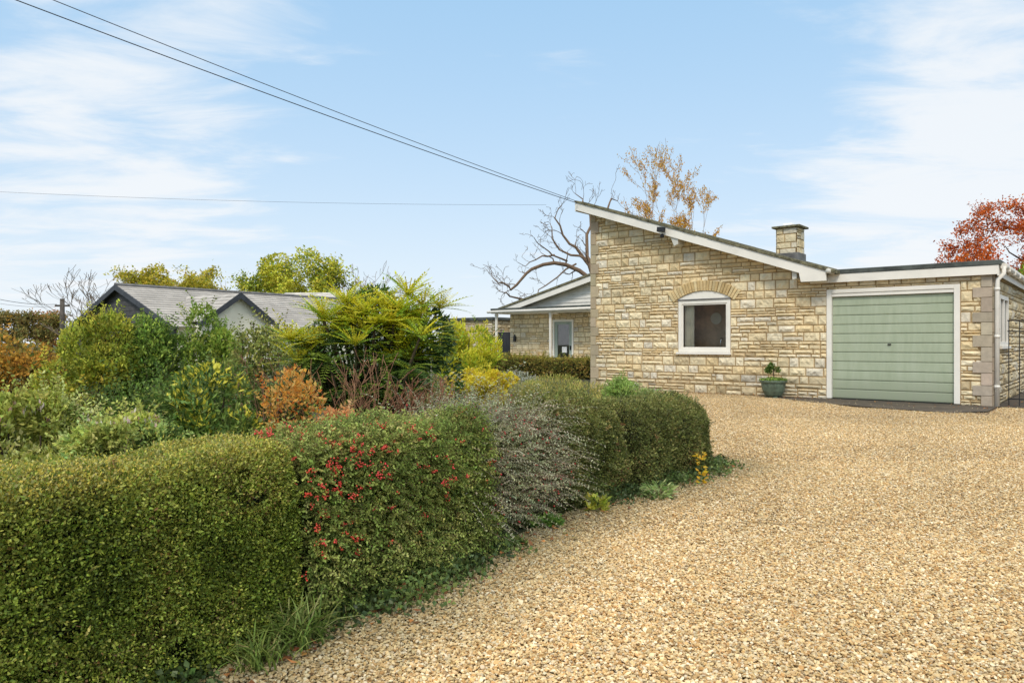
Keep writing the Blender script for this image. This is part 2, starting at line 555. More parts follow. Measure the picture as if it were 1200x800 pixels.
def spray_leaves(cl, P, N, n, L, W, pal, steps=7, length=0.12, droop=0.4, seed=0, tone=1.0, dirbias=(0, 0, 0), stemcol=(0.1, 0.06, 0.04), r=0.0013):
    """short leafy twigs growing out of a surface"""
    D = unit(N * 0.8 + rnd(n) * 0.6 + np.array([0, 0, 0.35]) + np.array(dirbias))
    ln = length * rng.uniform(0.5, 1.3, n)
    base_c = pick(pal, n, P, 4.0, seed, 0.5) * tone
    prev = P.copy()
    side = unit(np.cross(D, rnd(n)))
    for k in range(steps):
        f = (k + 1) / steps
        Dk = unit(D + np.array([0, 0, -droop]) * f)
        q = prev + Dk * (ln / steps)[:, None]
        # twig as a sliver
        cl.leaves(prev, q - prev, np.linalg.norm(q - prev, axis=1) * 1.1, r * 2, np.tile(np.array(stemcol), (n, 1)), 0.3)
        for sg in (1, -1):
            dl = unit(Dk * 0.6 + side * sg * 0.9 + rnd(n) * 0.35)
            cl.leaves(q, dl, L * rng.uniform(0.6, 1.25, n), W * rng.uniform(0.7, 1.2, n), base_c * rng.uniform(0.75, 1.25, (n, 1)) * (0.75 + .35 * f), 0.2)
        prev = q
    return prev


def shrub(name, label, cat, center, radii, n, L, W, pal, mat='leaf', k=14, seed=0, group=None, spread=0.5, up=0.4,
          stems=7, stem_col=(0.06, 0.045, 0.03), low=-0.5, rel=0.38, freq=4.0, fold=0.25, tips=None, extra=None, shell=.5, shoots=.42, stem_r=None):
    base = (center[0], center[1], 0.0)
    t = thing(name, label, cat, base, group=group)
    cl = Cloud()
    P, D, tone, dep = shrub_pts(center, radii, k, n, rel, seed, low, shell)
    ok = P[:, 2] > 0.01
    P, D, tone, dep = P[ok], D[ok], tone[ok], dep[ok]
    m = len(P)
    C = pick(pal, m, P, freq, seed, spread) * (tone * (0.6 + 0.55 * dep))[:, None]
    if tips is not None:
        hi = (D[:, 2] > 0.15) & (dep > 0.7) & (rng.random(m) < tips[1])
        C[hi] = s2l(tips[0]) * rng.uniform(0.8, 1.2, (hi.sum(), 1))
    cl.leaves(P, D * 0.6 + rnd(m) * 0.7 + np.array([0, 0, up]), L * rng.uniform(0.65, 1.25, m), W * rng.uniform(0.7, 1.2, m), C, fold)
    if extra: extra(cl, P, D, dep)
    if shoots:
        q = np.nonzero(dep > 0.75)[0]
        q = rng.choice(q, min(len(q), max(12, int(n / 55))), replace=False)
        spray_leaves(cl, P[q], D[q] + np.array([0, 0, .3]), len(q), L * .8, W * .8, pal, 6, shoots * max(min(radii), .25), .25, seed, r=.002)
    cl.build('foliage', M[mat], t, base)
    if stems:
        sc = Cloud()
        for i in range(stems):
            a = rng.uniform(0, 2 * math.pi); q = rng.uniform(0.2, 0.8)
            tip = np.array([center[0] + math.cos(a) * radii[0] * q, center[1] + math.sin(a) * radii[1] * q, center[2] + radii[2] * rng.uniform(0.0, 0.7)])
            b = np.array([center[0] + math.cos(a) * 0.08, center[1] + math.sin(a) * 0.08, 0.0])
            pts = [b * (1 - f) + tip * f + np.array([rng.normal(0, .02), rng.normal(0, .02), 0]) * (f > 0) for f in np.linspace(0, 1, 6)]
            r0 = stem_r or 0.012 + 0.01 * max(radii)
            sc.tube(pts, np.linspace(r0, r0 * 0.3, 6), 5, stem_col)
        sc.build('stems', M['bark'], t, base)
    return t


def grow(cl, p, d, length, r, depth, tips, wob=0.25, up=0.05, split=(2, 3), ang=0.7, ratio=0.68, col=(0.12, 0.1, 0.08), nseg=5, sides=6, rmin=0.004, taper=0.35):
    pts, rs = [np.array(p, float)], [r]
    d = np.array(d, float) / np.linalg.norm(d)
    q = np.array(p, float)
    kids = []
    for i in range(nseg):
        d = unit(d + rng.normal(0, wob, 3) * (0.5 if i == 0 else 1) + np.array([0, 0, up]))
        q = q + d * length / nseg
        f = (i + 1) / nseg
        pts.append(q.copy()); rs.append(max(r * (1 - f * (1 - taper)), rmin))
        if depth > 0 and i >= 1 and i < nseg - 1 and rng.random() < 0.6: kids.append((q.copy(), d.copy(), rs[-1], 0.8))
    cl.tube(pts, rs, sides if r > 0.02 else 4, np.array(col) * rng.uniform(0.85, 1.15))
    tips.append((pts, depth))
    if depth > 0:
        for _ in range(rng.integers(split[0], split[1] + 1)): kids.append((q.copy(), d.copy(), rs[-1], 1.0))
        for kp, kd, kr, ks in kids:
            ax = unit(np.cross(kd, rng.normal(size=3)))
            a = rng.uniform(0.4, 1.1) * ang
            nd = kd * math.cos(a) + ax * math.sin(a)
            grow(cl, kp, nd, length * ratio * ks * rng.uniform(0.75, 1.2), max(kr * 0.78, rmin), depth - 1, tips, wob, up, split, ang, ratio, col, max(3, nseg - 1), sides, rmin, taper)


def tree(name, label, base, height, width, r, n, L, pal, depth=4, spreadleaf=0.35, mat='leaf', seed=0, ang=0.75, lean=(0, 0, 1), wob=0.2, up=0.05,
         bark=(0.13, 0.1, 0.08), droop=0.0, lenf=0.34, maxdepth_leaf=1, ratio=0.7, rmin=0.006, fold=0.2, shade=0.6, fill=0.0):
    """branching tree scaled to stand `height` tall and about `width` across"""
    global rng
    keep = rng
    rng = np.random.default_rng(seed + 100)
    t = thing(name, label, 'tree', base)
    cl, tips = Cloud(), []
    grow(cl, (0, 0, 0), lean, height * lenf, r, depth, tips, wob, up, (2, 3), ang, ratio, bark, 5, 7, rmin)
    allp = np.concatenate([np.array(p) for p, _ in tips])
    lo_, hi_ = np.percentile(allp[:, :2], 4, axis=0), np.percentile(allp[:, :2], 96, axis=0)
    pad = spreadleaf * 0.7 if n else 0
    k = np.array([(width - 2 * pad) / max(hi_[0] - lo_[0], .1), (width - 2 * pad) / max(hi_[1] - lo_[1], .1), (height - pad) / allp[:, 2].max()])
    mid = np.array([(hi_[0] + lo_[0]) / 2, (hi_[1] + lo_[1]) / 2, 0])
    fit = lambda P: P * k - mid * k * np.clip(P[:, 2:3] * k[2] / (height * .4), 0, 1)
    cl.V = [fit(v) for v in cl.V]
    cl.build('trunk', M['bark'], t, smooth=True)
    if n:
        tw = [fit(np.array(p)) for p, dd in tips if dd <= maxdepth_leaf]
        i = rng.integers(0, len(tw), n)
        P = np.empty((n, 3)); D = rnd(n)
        f = rng.random(n)
        for j in range(n):
            a = tw[i[j]]; x = f[j] * (len(a) - 1); q = min(int(x), len(a) - 2)
            P[j] = a[q] + (a[q + 1] - a[q]) * (x - q)
        P += rnd(n) * (rng.random((n, 1)) ** 0.6) * spreadleaf
        if fill:
            nf = int(n * fill)
            q_, d2, _, _ = shrub_pts((0, 0, height * .64), (width * .48, width * .48, height * .36), 16, nf, .36, seed, -.8)
            P[:nf] = q_
        D[:, 2] -= droop
        ctr = P.mean(0); ext = P.std(0) * 2
        dep = np.clip(np.linalg.norm((P - ctr) / ext, axis=1), 0, 1.1)
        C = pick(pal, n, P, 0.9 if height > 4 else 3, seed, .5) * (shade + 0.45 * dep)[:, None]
        lf = Cloud()
        lf.leaves(P, D, L * rng.uniform(0.6, 1.3, n), L * 0.6 * rng.uniform(0.7, 1.2, n), C, fold)
        lf.build('crown', M[mat], t)
    rng = keep
    return t


# ================================================================== SETTING
def sheet(name, poly, z, mat):
    me = bpy.data.meshes.new(name)
    me.from_pydata([(x, y, z) for x, y in poly], [], [tuple(range(len(poly)))])
    o = link(name, me, mat)
    return tag(o, kind='structure')


M['ground'] = ground_mat()
sheet('ground', [(-400, -200), (400, -200), (400, 700), (-400, 700)], 0.0, M['ground'])

A, B = hl(0.0, 0.0), hl(8.9, 0.0)
FRONT = [(-1.95, 0.75), (-1.37, 1.93), (-1.10, 2.48), (-0.86, 2.93), (-0.50, 3.24), (-0.18, 3.85), (0.25, 4.62), (0.62, 5.25), (1.25, 5.95), (1.95, 6.85)]
drive = [(-2.6, -1.5), (-1.98, 0.7)] + [(x - 0.04, y + 0.0) for x, y in FRONT[1:]] + [(1.98, 7.2), (1.8, 7.6), (1.6, 9.5), (1.5, 13.0)] + \
        [tuple(hl(0.6, -0.6))[:2], tuple(hl(2.0, -0.02))[:2], tuple(hl(8.66, -0.02))[:2], tuple(hl(13.5, -0.25))[:2], (17.0, 2.0), (12.0, -2.0)]
sheet('gravel_drive', drive, 0.004, gravel_sheet_mat())
sheet('concrete_apron', [tuple(hl(u, v))[:2] for u, v in [(4.55, -0.03), (8.75, -0.03), (8.74, -1.3), (8.3, -1.95), (7.2, -1.7), (6.1, -1.3), (5.2, -0.7)]], 0.022, apron_mat())


# gravel stones: counted by nobody, one object
def point_in_poly(X, Y, poly):
    inside = np.zeros(len(X), bool)
    n = len(poly)
    for i in range(n):
        x0, y0 = poly[i]; x1, y1 = poly[(i + 1) % n]
        c = ((y0 > Y) != (y1 > Y)) & (X < (x1 - x0) * (Y - y0) / (y1 - y0 + 1e-12) + x0)
        inside ^= c
    return inside


def gravel():
    pts = []
    for y0, y1, sp in [(1.9, 4.4, 0.0080), (4.4, 7.0, 0.0102), (7.0, 11.0, 0.0148), (11.0, 19.5, 0.021)]:
        xs = np.arange(-1.7, 0.76 * y1 + 1.2, sp); ys = np.arange(y0, y1, sp)
        X, Y = np.meshgrid(xs, ys); X = X.ravel(); Y = Y.ravel()
        ok = X < 0.74 * Y + 1.0
        X, Y = X[ok], Y[ok]
        X = X + rng.uniform(-.5, .5, len(X)) * sp * 1.3; Y = Y + rng.uniform(-.5, .5, len(Y)) * sp * 1.3
        ok = point_in_poly(X, Y, drive)
        pts.append(np.stack([X[ok], Y[ok]], 1))
    P = np.concatenate(pts); n = len(P)
    # keep the apron only thinly strewn
    U = (P[:, 0] - HO[0]) * cu + (P[:, 1] - HO[1]) * su; V = -(P[:, 0] - HO[0]) * su + (P[:, 1] - HO[1]) * cu
    edge = 1.55 + 0.45 * (vnoise(np.stack([U, V, 0 * U], 1), 2.5, 3) - 0.5) * 2
    onap = (U > 4.7) & (U < 8.8) & (V > -edge * np.clip((U - 4.4) / 2.6, 0, 1))
    keep = (~onap) | (rng.random(n) < 0.05)
    P = P[keep]; n = len(P)
    me = bpy.data.meshes.new('gravel_stones')
    co = np.zeros((n, 3), np.float32); co[:, :2] = P
    patch = vnoise(co, 0.55, 21); patch2 = vnoise(co, 1.7, 22)
    co[:, 2] = 0.009 + rng.random(n) ** 2 * 0.012 + (patch2 - 0.5) * 0.012
    me.vertices.add(n); me.vertices.foreach_set('co', co.ravel())
    size = rng.lognormal(0, 0.30, n).clip(0.5, 2.0) * 0.0054
    scl = np.stack([size * rng.uniform(0.9, 1.35, n), size * rng.uniform(0.7, 1.05, n), size * rng.uniform(0.35, 0.65, n)], 1)
    rot = np.stack([rng.normal(0, 0.36, n), rng.normal(0, 0.36, n), rng.uniform(0, 6.28, n)], 1)
    pal = [((190, 148, 94), 0.8), ((207, 172, 118), 2.0), ((219, 190, 140), 2.6), ((228, 205, 160), 2.3), ((238, 222, 188), 1.2), ((208, 190, 156), 0.7), ((156, 130, 94), 0.7)]
    trk = np.exp(-((P[:, 0] - 0.30 * P[:, 1] - 0.2) / .28) ** 2) + np.exp(-((P[:, 0] - 0.42 * P[:, 1] - 1.1) / .28) ** 2)
    tint = pick(pal, n, chroma=0.015) * (0.84 + 0.24 * patch + .10 * patch2 - .08 * trk * patch2 * 1.5)[:, None]
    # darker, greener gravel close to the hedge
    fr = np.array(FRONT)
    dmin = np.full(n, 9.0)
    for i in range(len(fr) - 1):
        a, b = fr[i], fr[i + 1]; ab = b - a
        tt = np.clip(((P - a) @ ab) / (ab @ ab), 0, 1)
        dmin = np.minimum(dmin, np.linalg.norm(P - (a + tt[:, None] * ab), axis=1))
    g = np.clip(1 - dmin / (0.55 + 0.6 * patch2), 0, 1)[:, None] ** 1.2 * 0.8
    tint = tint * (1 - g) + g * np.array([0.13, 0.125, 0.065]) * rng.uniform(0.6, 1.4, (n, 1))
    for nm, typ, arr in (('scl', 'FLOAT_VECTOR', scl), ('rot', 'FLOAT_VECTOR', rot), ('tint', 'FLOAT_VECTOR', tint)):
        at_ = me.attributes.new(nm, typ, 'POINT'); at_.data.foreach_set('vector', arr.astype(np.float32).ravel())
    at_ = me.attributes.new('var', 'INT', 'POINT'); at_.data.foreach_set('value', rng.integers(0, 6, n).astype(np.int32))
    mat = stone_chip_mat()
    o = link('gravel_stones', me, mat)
    tag(o, 'loose honey coloured stone chippings covering the whole driveway', 'gravel', kind='stuff')
    ng = bpy.data.node_groups.new('scatter_stones', 'GeometryNodeTree')
    ng.interface.new_socket('Geometry', in_out='INPUT', socket_type='NodeSocketGeometry')
    ng.interface.new_socket('Geometry', in_out='OUTPUT', socket_type='NodeSocketGeometry')
    nd = ng.nodes
    gi, go = nd.new('NodeGroupInput'), nd.new('NodeGroupOutput')
    join = nd.new('GeometryNodeGeometryToInstance')
    for k in range(6):
        ico = nd.new('GeometryNodeMeshIcoSphere'); ico.inputs['Radius'].default_value = 1.0; ico.inputs['Subdivisions'].default_value = 2
        pos = nd.new('GeometryNodeInputPosition')
        noi = nd.new('ShaderNodeTexNoise'); noi.noise_dimensions = '4D'
        noi.inputs['W'].default_value = 3.7 * k + 1; noi.inputs['Scale'].default_value = 1.1; noi.inputs['Detail'].default_value = 1.0
        ng.links.new(pos.outputs[0], noi.inputs['Vector'])
        sub = nd.new('ShaderNodeVectorMath'); sub.operation = 'SUBTRACT'; sub.inputs[1].default_value = (.5, .5, .5)
        ng.links.new(noi.outputs['Color'], sub.inputs[0])
        scn = nd.new('ShaderNodeVectorMath'); scn.operation = 'SCALE'; scn.inputs['Scale'].default_value = 1.5
        ng.links.new(sub.outputs[0], scn.inputs[0])
        sp = nd.new('GeometryNodeSetPosition')
        ng.links.new(ico.outputs[0], sp.inputs['Geometry']); ng.links.new(scn.outputs[0], sp.inputs['Offset'])
        sm = nd.new('GeometryNodeSetMaterial'); sm.inputs['Material'].default_value = mat
        ng.links.new(sp.outputs[0], sm.inputs[0])
        ng.links.new(sm.outputs[0], join.inputs[0])
    inst = nd.new('GeometryNodeInstanceOnPoints'); inst.inputs['Pick Instance'].default_value = True
    ng.links.new(gi.outputs[0], inst.inputs['Points']); ng.links.new(join.outputs[0], inst.inputs['Instance'])
    for nm, typ, sock in (('var', 'INT', 'Instance Index'), ('rot', 'FLOAT_VECTOR', 'Rotation'), ('scl', 'FLOAT_VECTOR', 'Scale')):
        na = nd.new('GeometryNodeInputNamedAttribute'); na.data_type = typ; na.inputs['Name'].default_value = nm
        ng.links.new(na.outputs['Attribute'], inst.inputs[sock])
    ng.links.new(inst.outputs[0], go.inputs[0])
    md = o.modifiers.new('scatter', 'NODES'); md.node_group = ng
    print('gravel stones', n)


gravel()


# ================================================================== STONE WALLS
STONE = [((227, 207, 167), 2.6), ((230, 213, 176), 2.4), ((233, 219, 188), 1.2), ((223, 200, 156), 1.2), ((223, 211, 186), 0.9), ((217, 206, 184), 0.4), ((219, 195, 153), 0.6)]


def stone_layout(u0, u1, z0, z1, thin=0.46):
    out, z = [], z0
    while z < z1 - 0.02:
        h = random.choice([0.15, 0.17, 0.19, 0.2, 0.09, 0.21, 0.18])
        h = min(h, z1 - z)
        if z1 - z - h < 0.05: h = z1 - z
        u = u0 - random.uniform(0, 0.2)
        while u < u1:
            k = random.random()
            if h < 0.1:
                w = random.uniform(0.25, 0.6); out.append((u, u + w, z, z + h)); u += w
            elif k > thin:
                for _ in range(random.randint(1, 4)):
                    w = random.uniform(0.17, 0.42); out.append((u, u + w, z, z + h)); u += w
            else:
                w = random.uniform(0.35, 1.1)
                rows = 2 if h < 0.16 else random.choice([2, 2, 3])
                cuts = [0] + sorted(random.uniform(0.8, 1.2) * i / rows for i in range(1, rows)) + [1]
                for i in range(rows):
                    q = u
                    while q < u + w - 0.01:
                        ww = min(random.uniform(0.2, 0.5), u + w - q)
                        if u + w - q - ww < 0.1: ww = u + w - q
                        out.append((q, q + ww, z + h * cuts[i], z + h * cuts[i + 1])); q += ww
                u += w
        z += h
    return [(max(a, u0), min(b, u1), c, d) for a, b, c, d in out if min(b, u1) - max(a, u0) > 0.03]


def subtract(rects, op):
    o0, o1, p0, p1 = op
    res = []
    for a, b, c, d in rects:
        if b <= o0 or a >= o1 or d <= p0 or c >= p1: res.append((a, b, c, d)); continue
        if a < o0: res.append((a, o0, c, d))
        if b > o1: res.append((o1, b, c, d))
        m0, m1 = max(a, o0), min(b, o1)
        if c < p0: res.append((m0, m1, c, p0))
        if d > p1: res.append((m0, m1, p1, d))
    return [r for r in res if r[1] - r[0] > 0.025 and r[3] - r[2] > 0.02]


def stone_wall(mb, u0, u1, z0, z1, fn, openings=(), thin=0.46, tone=1.0, relief=1.0, thick=0.12):
    """rock-faced random coursed walling: every block a roughened pillow in front of a mortar plane"""
    rects = stone_layout(u0, u1, z0, z1, thin)
    plane = [(u0, u1, z0, z1)]
    for op in openings:
        rects = subtract(rects, op); plane = subtract(plane, op)
    mort = s2l((166, 140, 103)) * tone
    for a, b, c, d in plane:
        mb.prism([(a, c), (b, c), (b, d), (a, d)], 0.0, -thick, fn, mort)
    pal = [(s2l(c), w) for c, w in STONE]
    for a, b, c, d in rects:
        g = 0.0075
        a, b, c, d = a + g, b - g, c + g, d - g
        if b - a < 0.02 or d - c < 0.012: continue
        nx, nz = max(4, int((b - a) / 0.05) + 3), max(4, int((d - c) / 0.05) + 3)
        col = random.choices([p[0] for p in pal], [p[1] for p in pal])[0] * random.uniform(0.92, 1.06) * tone
        if c < 0.35: col = col * random.uniform(0.62 if c < .15 else .75, 1.0) * np.array([0.97, 0.98, 1.0])
        if random.random() < 0.05: col = col * 0.78
        e = min(0.012, (d - c) * 0.2)
        us = [a, a + 0.002] + list(np.linspace(a + e, b - e, nx - 4)) + [b - 0.002, b] if nx > 5 else [a, a + e, b - e, b]
        zs = [c, c + e] + (list(np.linspace(c + e, d - e, max(nz - 2, 3)))[1:-1]) + [d - e, d]
        us = [a, a + e] + (list(np.linspace(a + e, b - e, max(nx - 2, 3)))[1:-1]) + [b - e, b]
        full = random.uniform(0.6, 1.2)
        tiltz = random.uniform(-0.01, 0.008); tiltu = random.uniform(-0.008, 0.008)
        vs, fs = [], []
        for j, z in enumerate(zs):
            for i, u in enumerate(us):
                bu, bz = i in (0, len(us) - 1), j in (0, len(zs) - 1)
                if bu or bz:
                    dd = -0.004 if True else 0
                else:
                    fu, fz = (u - a) / (b - a), (z - c) / (d - c)
                    ring = i in (1, len(us) - 2) or j in (1, len(zs) - 2)
                    dd = 0.014 if ring else (0.032 * full + random.uniform(-0.017, 0.018) + tiltz * (fz - .5) * 2 + tiltu * (fu - .5) * 2) * relief
                    u += random.uniform(-.004, .004); z2 = random.uniform(-.003, .003)
                    vs.append(fn(u, z + z2, dd)); continue
                vs.append(fn(u, z, dd))
        w = len(us)
        for j in range(len(zs) - 1):
            for i in range(w - 1):
                q = (j * w + i, j * w + i + 1, (j + 1) * w + i + 1, (j + 1) * w + i)
                fs += [(q[0], q[1], q[2]), (q[0], q[2], q[3])] if random.random() < .5 else [(q[0], q[1], q[3]), (q[1], q[2], q[3])]
        mb.add(vs, fs, col)


def quoins(mb, fn, z0, z1, col0, seq=(0.2, 0.3), hrange=(0.2, 0.36), sign=1, depth=0.3):
    z, i = z0, 0
    while z < z1 - 0.03:
        h = min(random.uniform(*hrange), z1 - z)
        w = seq[i % 2]
        col = np.array(s2l(col0)) * random.uniform(0.85, 1.12) * (1 + np.array([random.uniform(-.03, .03) for _ in range(3)]))
        mb.prism([(0, z + .004), (w * sign, z + .004), (w * sign, z + h - .004), (0, z + h - .004)], 0.042, -0.02, fn, col)
        z += h; i += 1


# ================================================================== HOUSE
house = thing('bungalow', 'buff rock-faced stone bungalow with sloping roof, chimney and attached garage beside the gravel drive', 'house', (HO[0], HO[1], 0), HA)
W8 = 8.66
ROOF = lambda u: 4.72 - 0.349 * u           # top of the tiles on the verge
front = lambda u, z, d: (u, -d, z)
OPEN_WIN = (2.45, 3.73, 0.90, 2.36)
OPEN_GAR = (5.80, 8.16, -0.1, 2.25)
mb = MB()
stone_wall(mb, 0.13, 8.50, 0.0, 4.72, front, [OPEN_WIN, OPEN_GAR])
mb.prism([(0, 0), (0.13, 0), (0.13, 4.7), (0, 4.7)], 0, -0.12, front, s2l((150, 124, 84)))
mb.prism([(8.5, 0), (8.66, 0), (8.66, 2.42), (8.5, 2.42)], 0, -0.12, front, s2l((150, 124, 84)))
sl = Vector((0.349, 0, 1)).normalized()
# two passes: sloping roof over the left, flat roof over the garage
left = MB(); left.v, left.f, left.c = mb.v[:], mb.f[:], mb.c[:]
left.build('front_wall', M['stone'], house, cut=[((0, 0, ROOF(0) - 0.16), sl), ((0, 0, 0), (0, 0, -1)), ((5.60, 0, 0), (1, 0, 0))])
right = MB(); right.v, right.f, right.c = mb.v[:], mb.f[:], mb.c[:]
right.build('garage_wall', M['stone'], house, cut=[((0, 0, 2.42), (0, 0, 1)), ((5.60, 0, 0), (-1, 0, 0))])
mb = MB()
stone_wall(mb, 0.25, 9.0, 0.0, 4.6, lambda t, z, d: (-d, t, z), thick=0.1)
mb.build('side_wall', M['stone'], house)
mb = MB()
side_r = lambda t, z, d: (W8 + d, t, z)
stone_wall(mb, 0.14, 8.0, 0.0, 2.42, side_r, [(0.82, 2.17, 1.08, 2.08)], thin=0.65, tone=0.85)
mb.prism([(0, 0), (0.14, 0), (0.14, 2.42), (0, 2.42)], 0, -0.1, side_r, s2l((150, 124, 84)))
mb.build('garage_side_wall', M['stone'], house)
mb = MB()
mb.box(0, 5.6, 8.9, 9.0, 0, 2.7); mb.box(5.6, W8 - 0.1, 7.9, 8.0, 0, 2.42); mb.box(5.5, 5.6, 0.1, 9, 0, 2.7)
mb.build('rear_wall', M['render'], house)
mb = MB()
quoins(mb, front, 0.0, 4.52, (182, 166, 138), (0.16, 0.24), (0.22, 0.36))
mb.build('quoins', M['quoin'], house, 0.004)
mb = MB()
quoins(mb, lambda a, z, d: (W8 + a, -d, z), 0.0, 2.40, (188, 174, 154), (-0.17, -0.30), (0.18, 0.27))
quoins(mb, lambda a, z, d: (W8 + d, a, z), 0.0, 2.40, (180, 166, 146), (0.28, 0.16), (0.18, 0.27))
mb.build('quoins', M['quoin'], house, 0.004)

# main mono-pitch roof
roof = MB()
rp = lambda a, b, d: (a, d, b)
roof.prism([(-0.2, ROOF(-0.2) - 0.05), (5.86, ROOF(5.86) - 0.05), (5.86, ROOF(5.86) - 0.13), (-0.2, ROOF(-0.2) - 0.13)], -0.36, 9.2, rp, (1, 1, 1))
roof_o = roof.build('roof', M['moss'], house)
tl = MB()
u = -0.24
while u < 5.86:
    w = 0.30
    t0 = random.uniform(0.0, 0.012)
    tl.prism([(u, ROOF(u) - 0.052), (u + w + 0.03, ROOF(u + w + .03) - 0.052), (u + w + 0.03, ROOF(u + w) - 0.004 + t0), (u, ROOF(u) - 0.022 + t0)], -0.40 - random.uniform(0, .02), 9.2, rp)
    u += w
tl.build('roof_tiles', M['moss'], roof_o, 0.006)
bb = MB()
bb.prism([(-0.22, ROOF(-0.22) - 0.054), (5.9, ROOF(5.9) - 0.054), (5.9, ROOF(5.9) - 0.25), (5.42, ROOF(5.42) - 0.43 + 0.2 - 0.02), (5.42, ROOF(5.42) - 0.25), (-0.22, ROOF(-0.22) - 0.27)][:3] +
         [(-0.22 + 6.12, ROOF(5.9) - 0.25), (5.40, ROOF(5.9) - 0.25), (5.36, ROOF(5.36) - 0.25), (-0.22, ROOF(-0.22) - 0.25)], -0.385, -0.355, rp)
bb.build('bargeboard', M['white'], house, 0.004)
sf = MB()
sf.prism([(-0.2, ROOF(-0.2) - 0.135), (5.4, ROOF(5.4) - 0.135), (5.4, ROOF(5.4) - 0.15), (-0.2, ROOF(-0.2) - 0.15)], -0.352, 0.0, rp)
sf.box(5.44, 5.86, -0.352, -0.06, ROOF(5.9) - 0.24, ROOF(5.9) - 0.2)
sf.build('soffit', M['cream'], house)
for q in (0, 1):
  pe = MB()
  if q == 0: pe.prism([(2.38, ROOF(2.38) - 0.15), (2.62, ROOF(2.62) - 0.15), (2.62, ROOF(2.62) - 0.37), (2.52, ROOF(2.62) - 0.41)], -0.352, 0.0, rp)
  else: pe.prism([(5.18, ROOF(5.18) - 0.15), (5.29, ROOF(5.29) - 0.15), (5.29, ROOF(5.29) - 0.38), (5.20, ROOF(5.29) - 0.40)], -0.30, 0.0, rp)
  pe.build('purlin_end', M['cream'], house, 0.005)
fg = MB()
fg.box(-0.26, -0.225, -0.36, 9.2, ROOF(-0.2) - 0.27, ROOF(-0.2) - 0.06)
fg.build('fascia', M['white'], house, 0.003)
gt = MB()
gt.tube([(5.95, -0.42, 2.60), (5.95, 9.0, 2.58)], 0.055, 10)
gt.build('eaves_gutter', M['cream'], house, smooth=True)

# garage flat roof
g = MB()
g.box(5.60, 8.74, -0.10, 8.1, 2.42, 2.54)
g.box(5.92, 8.80, -0.14, 8.14, 2.553, 2.645)
g.build('garage_roof', M['felt'], house, 0.012)
g = MB()
g.box(5.50, 8.745, -0.125, -0.102, 2.385, 2.552)
g.box(8.745, 8.765, -0.125, 8.1, 2.36, 2.552)
g.build('fascia', M['white'], house, 0.004)
g = MB()
g.tube([(8.83, 0.0, 2.535), (8.83, 8.1, 2.515)], 0.058, 10)
for k in range(9): g.box(8.77, 8.90, 0.35 + k * .9, 0.39 + k * .9, 2.46, 2.54)
g.build('side_gutter', M['white_dirty'], house, smooth=False)
g = MB()
g.tube([(8.83, 0.02, 2.53), (8.83, 0.02, 2.40), (8.745, -0.03, 2.30), (8.735, -0.03, 2.15), (8.735, -0.03, 0.02)], 0.036, 12)
for z in (0.35, 1.25, 2.1): g.tube([(8.735, -0.03, z), (8.735, -0.03, z + 0.05)], 0.044, 12)
g.build('drainpipe', M['white_dirty'], house, smooth=True)

# chimney
ch = MB()
CX0, CX1, CV0, CV1 = 3.72, 4.24, 2.85, 3.37
for fn, a0, a1 in ((lambda t, z, d: (t, CV0 - d, z), CX0, CX1), (lambda t, z, d: (CX0 - d, t, z), CV0, CV1), (lambda t, z, d: (CX1 + d, t, z), CV0, CV1), (lambda t, z, d: (t, CV1 + d, z), CX0, CX1)):
    stone_wall(ch, a0, a1, 2.6, 4.06, fn, thin=0.15, tone=0.88, relief=0.6)
ch_o = ch.build('chimney', M['stone'], house)
c2 = MB(); c2.box(CX0 - .09, CX1 + .09, CV0 - .09, CV1 + .09, 4.06, 4.11)
c2.build('cap_slab', M['moss'], ch_o, 0.008)
c2 = MB(); c2.box(CX0 + .12, CX1 - .16, CV0 + .12, CV1 - .12, 4.112, 4.19)
c2.build('chimney_pot', M['quoin'], ch_o, 0.015)
c2 = MB(); c2.box(CX0 - .04, CX1 + .04, CV0 - .04, CV1 + .04, 3.1, ROOF(4.0) + 0.10, (1, 1, 1))
c2.build('lead_flashing', M['weather_grey'], ch_o, 0.01)

# arched kitchen window
wnd = MB()
wu0, wu1, wz0, wz1 = 2.45, 3.73, 0.90, 2.16
fw = 0.085
wnd.box(wu0, wu0 + fw, 0.0, 0.07, wz0 + .05, wz1); wnd.box(wu1 - fw, wu1, 0.0, 0.07, wz0 + .05, wz1)
wnd.box(wu0 + fw, wu1 - fw, 0.0, 0.07, wz1 - fw - .01, wz1); wnd.box(wu0 + fw, wu1 - fw, 0.0, 0.07, wz0 + .05, wz0 + fw + .05)
win = wnd.build('window', M['white'], house, 0.006)
i2 = MB()
a, b, c, d = wu0 + fw, wu1 - fw, wz0 + fw + .05, wz1 - fw - .01
for q in ((a, a + .03, c, d), (b - .03, b, c, d), (a + .03, b - .03, c, c + .03), (a + .03, b - .03, d - .03, d)):
    i2.box(q[0], q[1], 0.018, 0.06, q[2], q[3])
i2.build('casement', M['white'], win, 0.004)
p = MB(); p.add([(a + .03, .04, c + .03), (b - .03, .04, c + .03), (b - .03, .04, d - .03), (a + .03, .04, d - .03)], [(0, 1, 2, 3)]); p.build('pane', M['glass'], win)
p = MB(); p.box(wu0 - .03, wu1 + .03, -0.075, 0.0, wz0 - .005, wz0 + .048); p.build('sill', M['white'], win, 0.008)
uc = 0.5 * (wu0 + wu1)
R = 1.25; zc = 2.165 + 0.19 - R; half = 0.645
th0 = math.asin(half / R)
poly = [(uc + R * math.sin(t), zc + R * math.cos(t)) for t in np.linspace(-th0, th0, 20)]
poly = [(uc - half, 2.163)] + poly + [(uc + half, 2.163)]
p = MB(); p.prism(poly, 0.012, -0.04, front); p.build('arch_panel', M['white'], win)
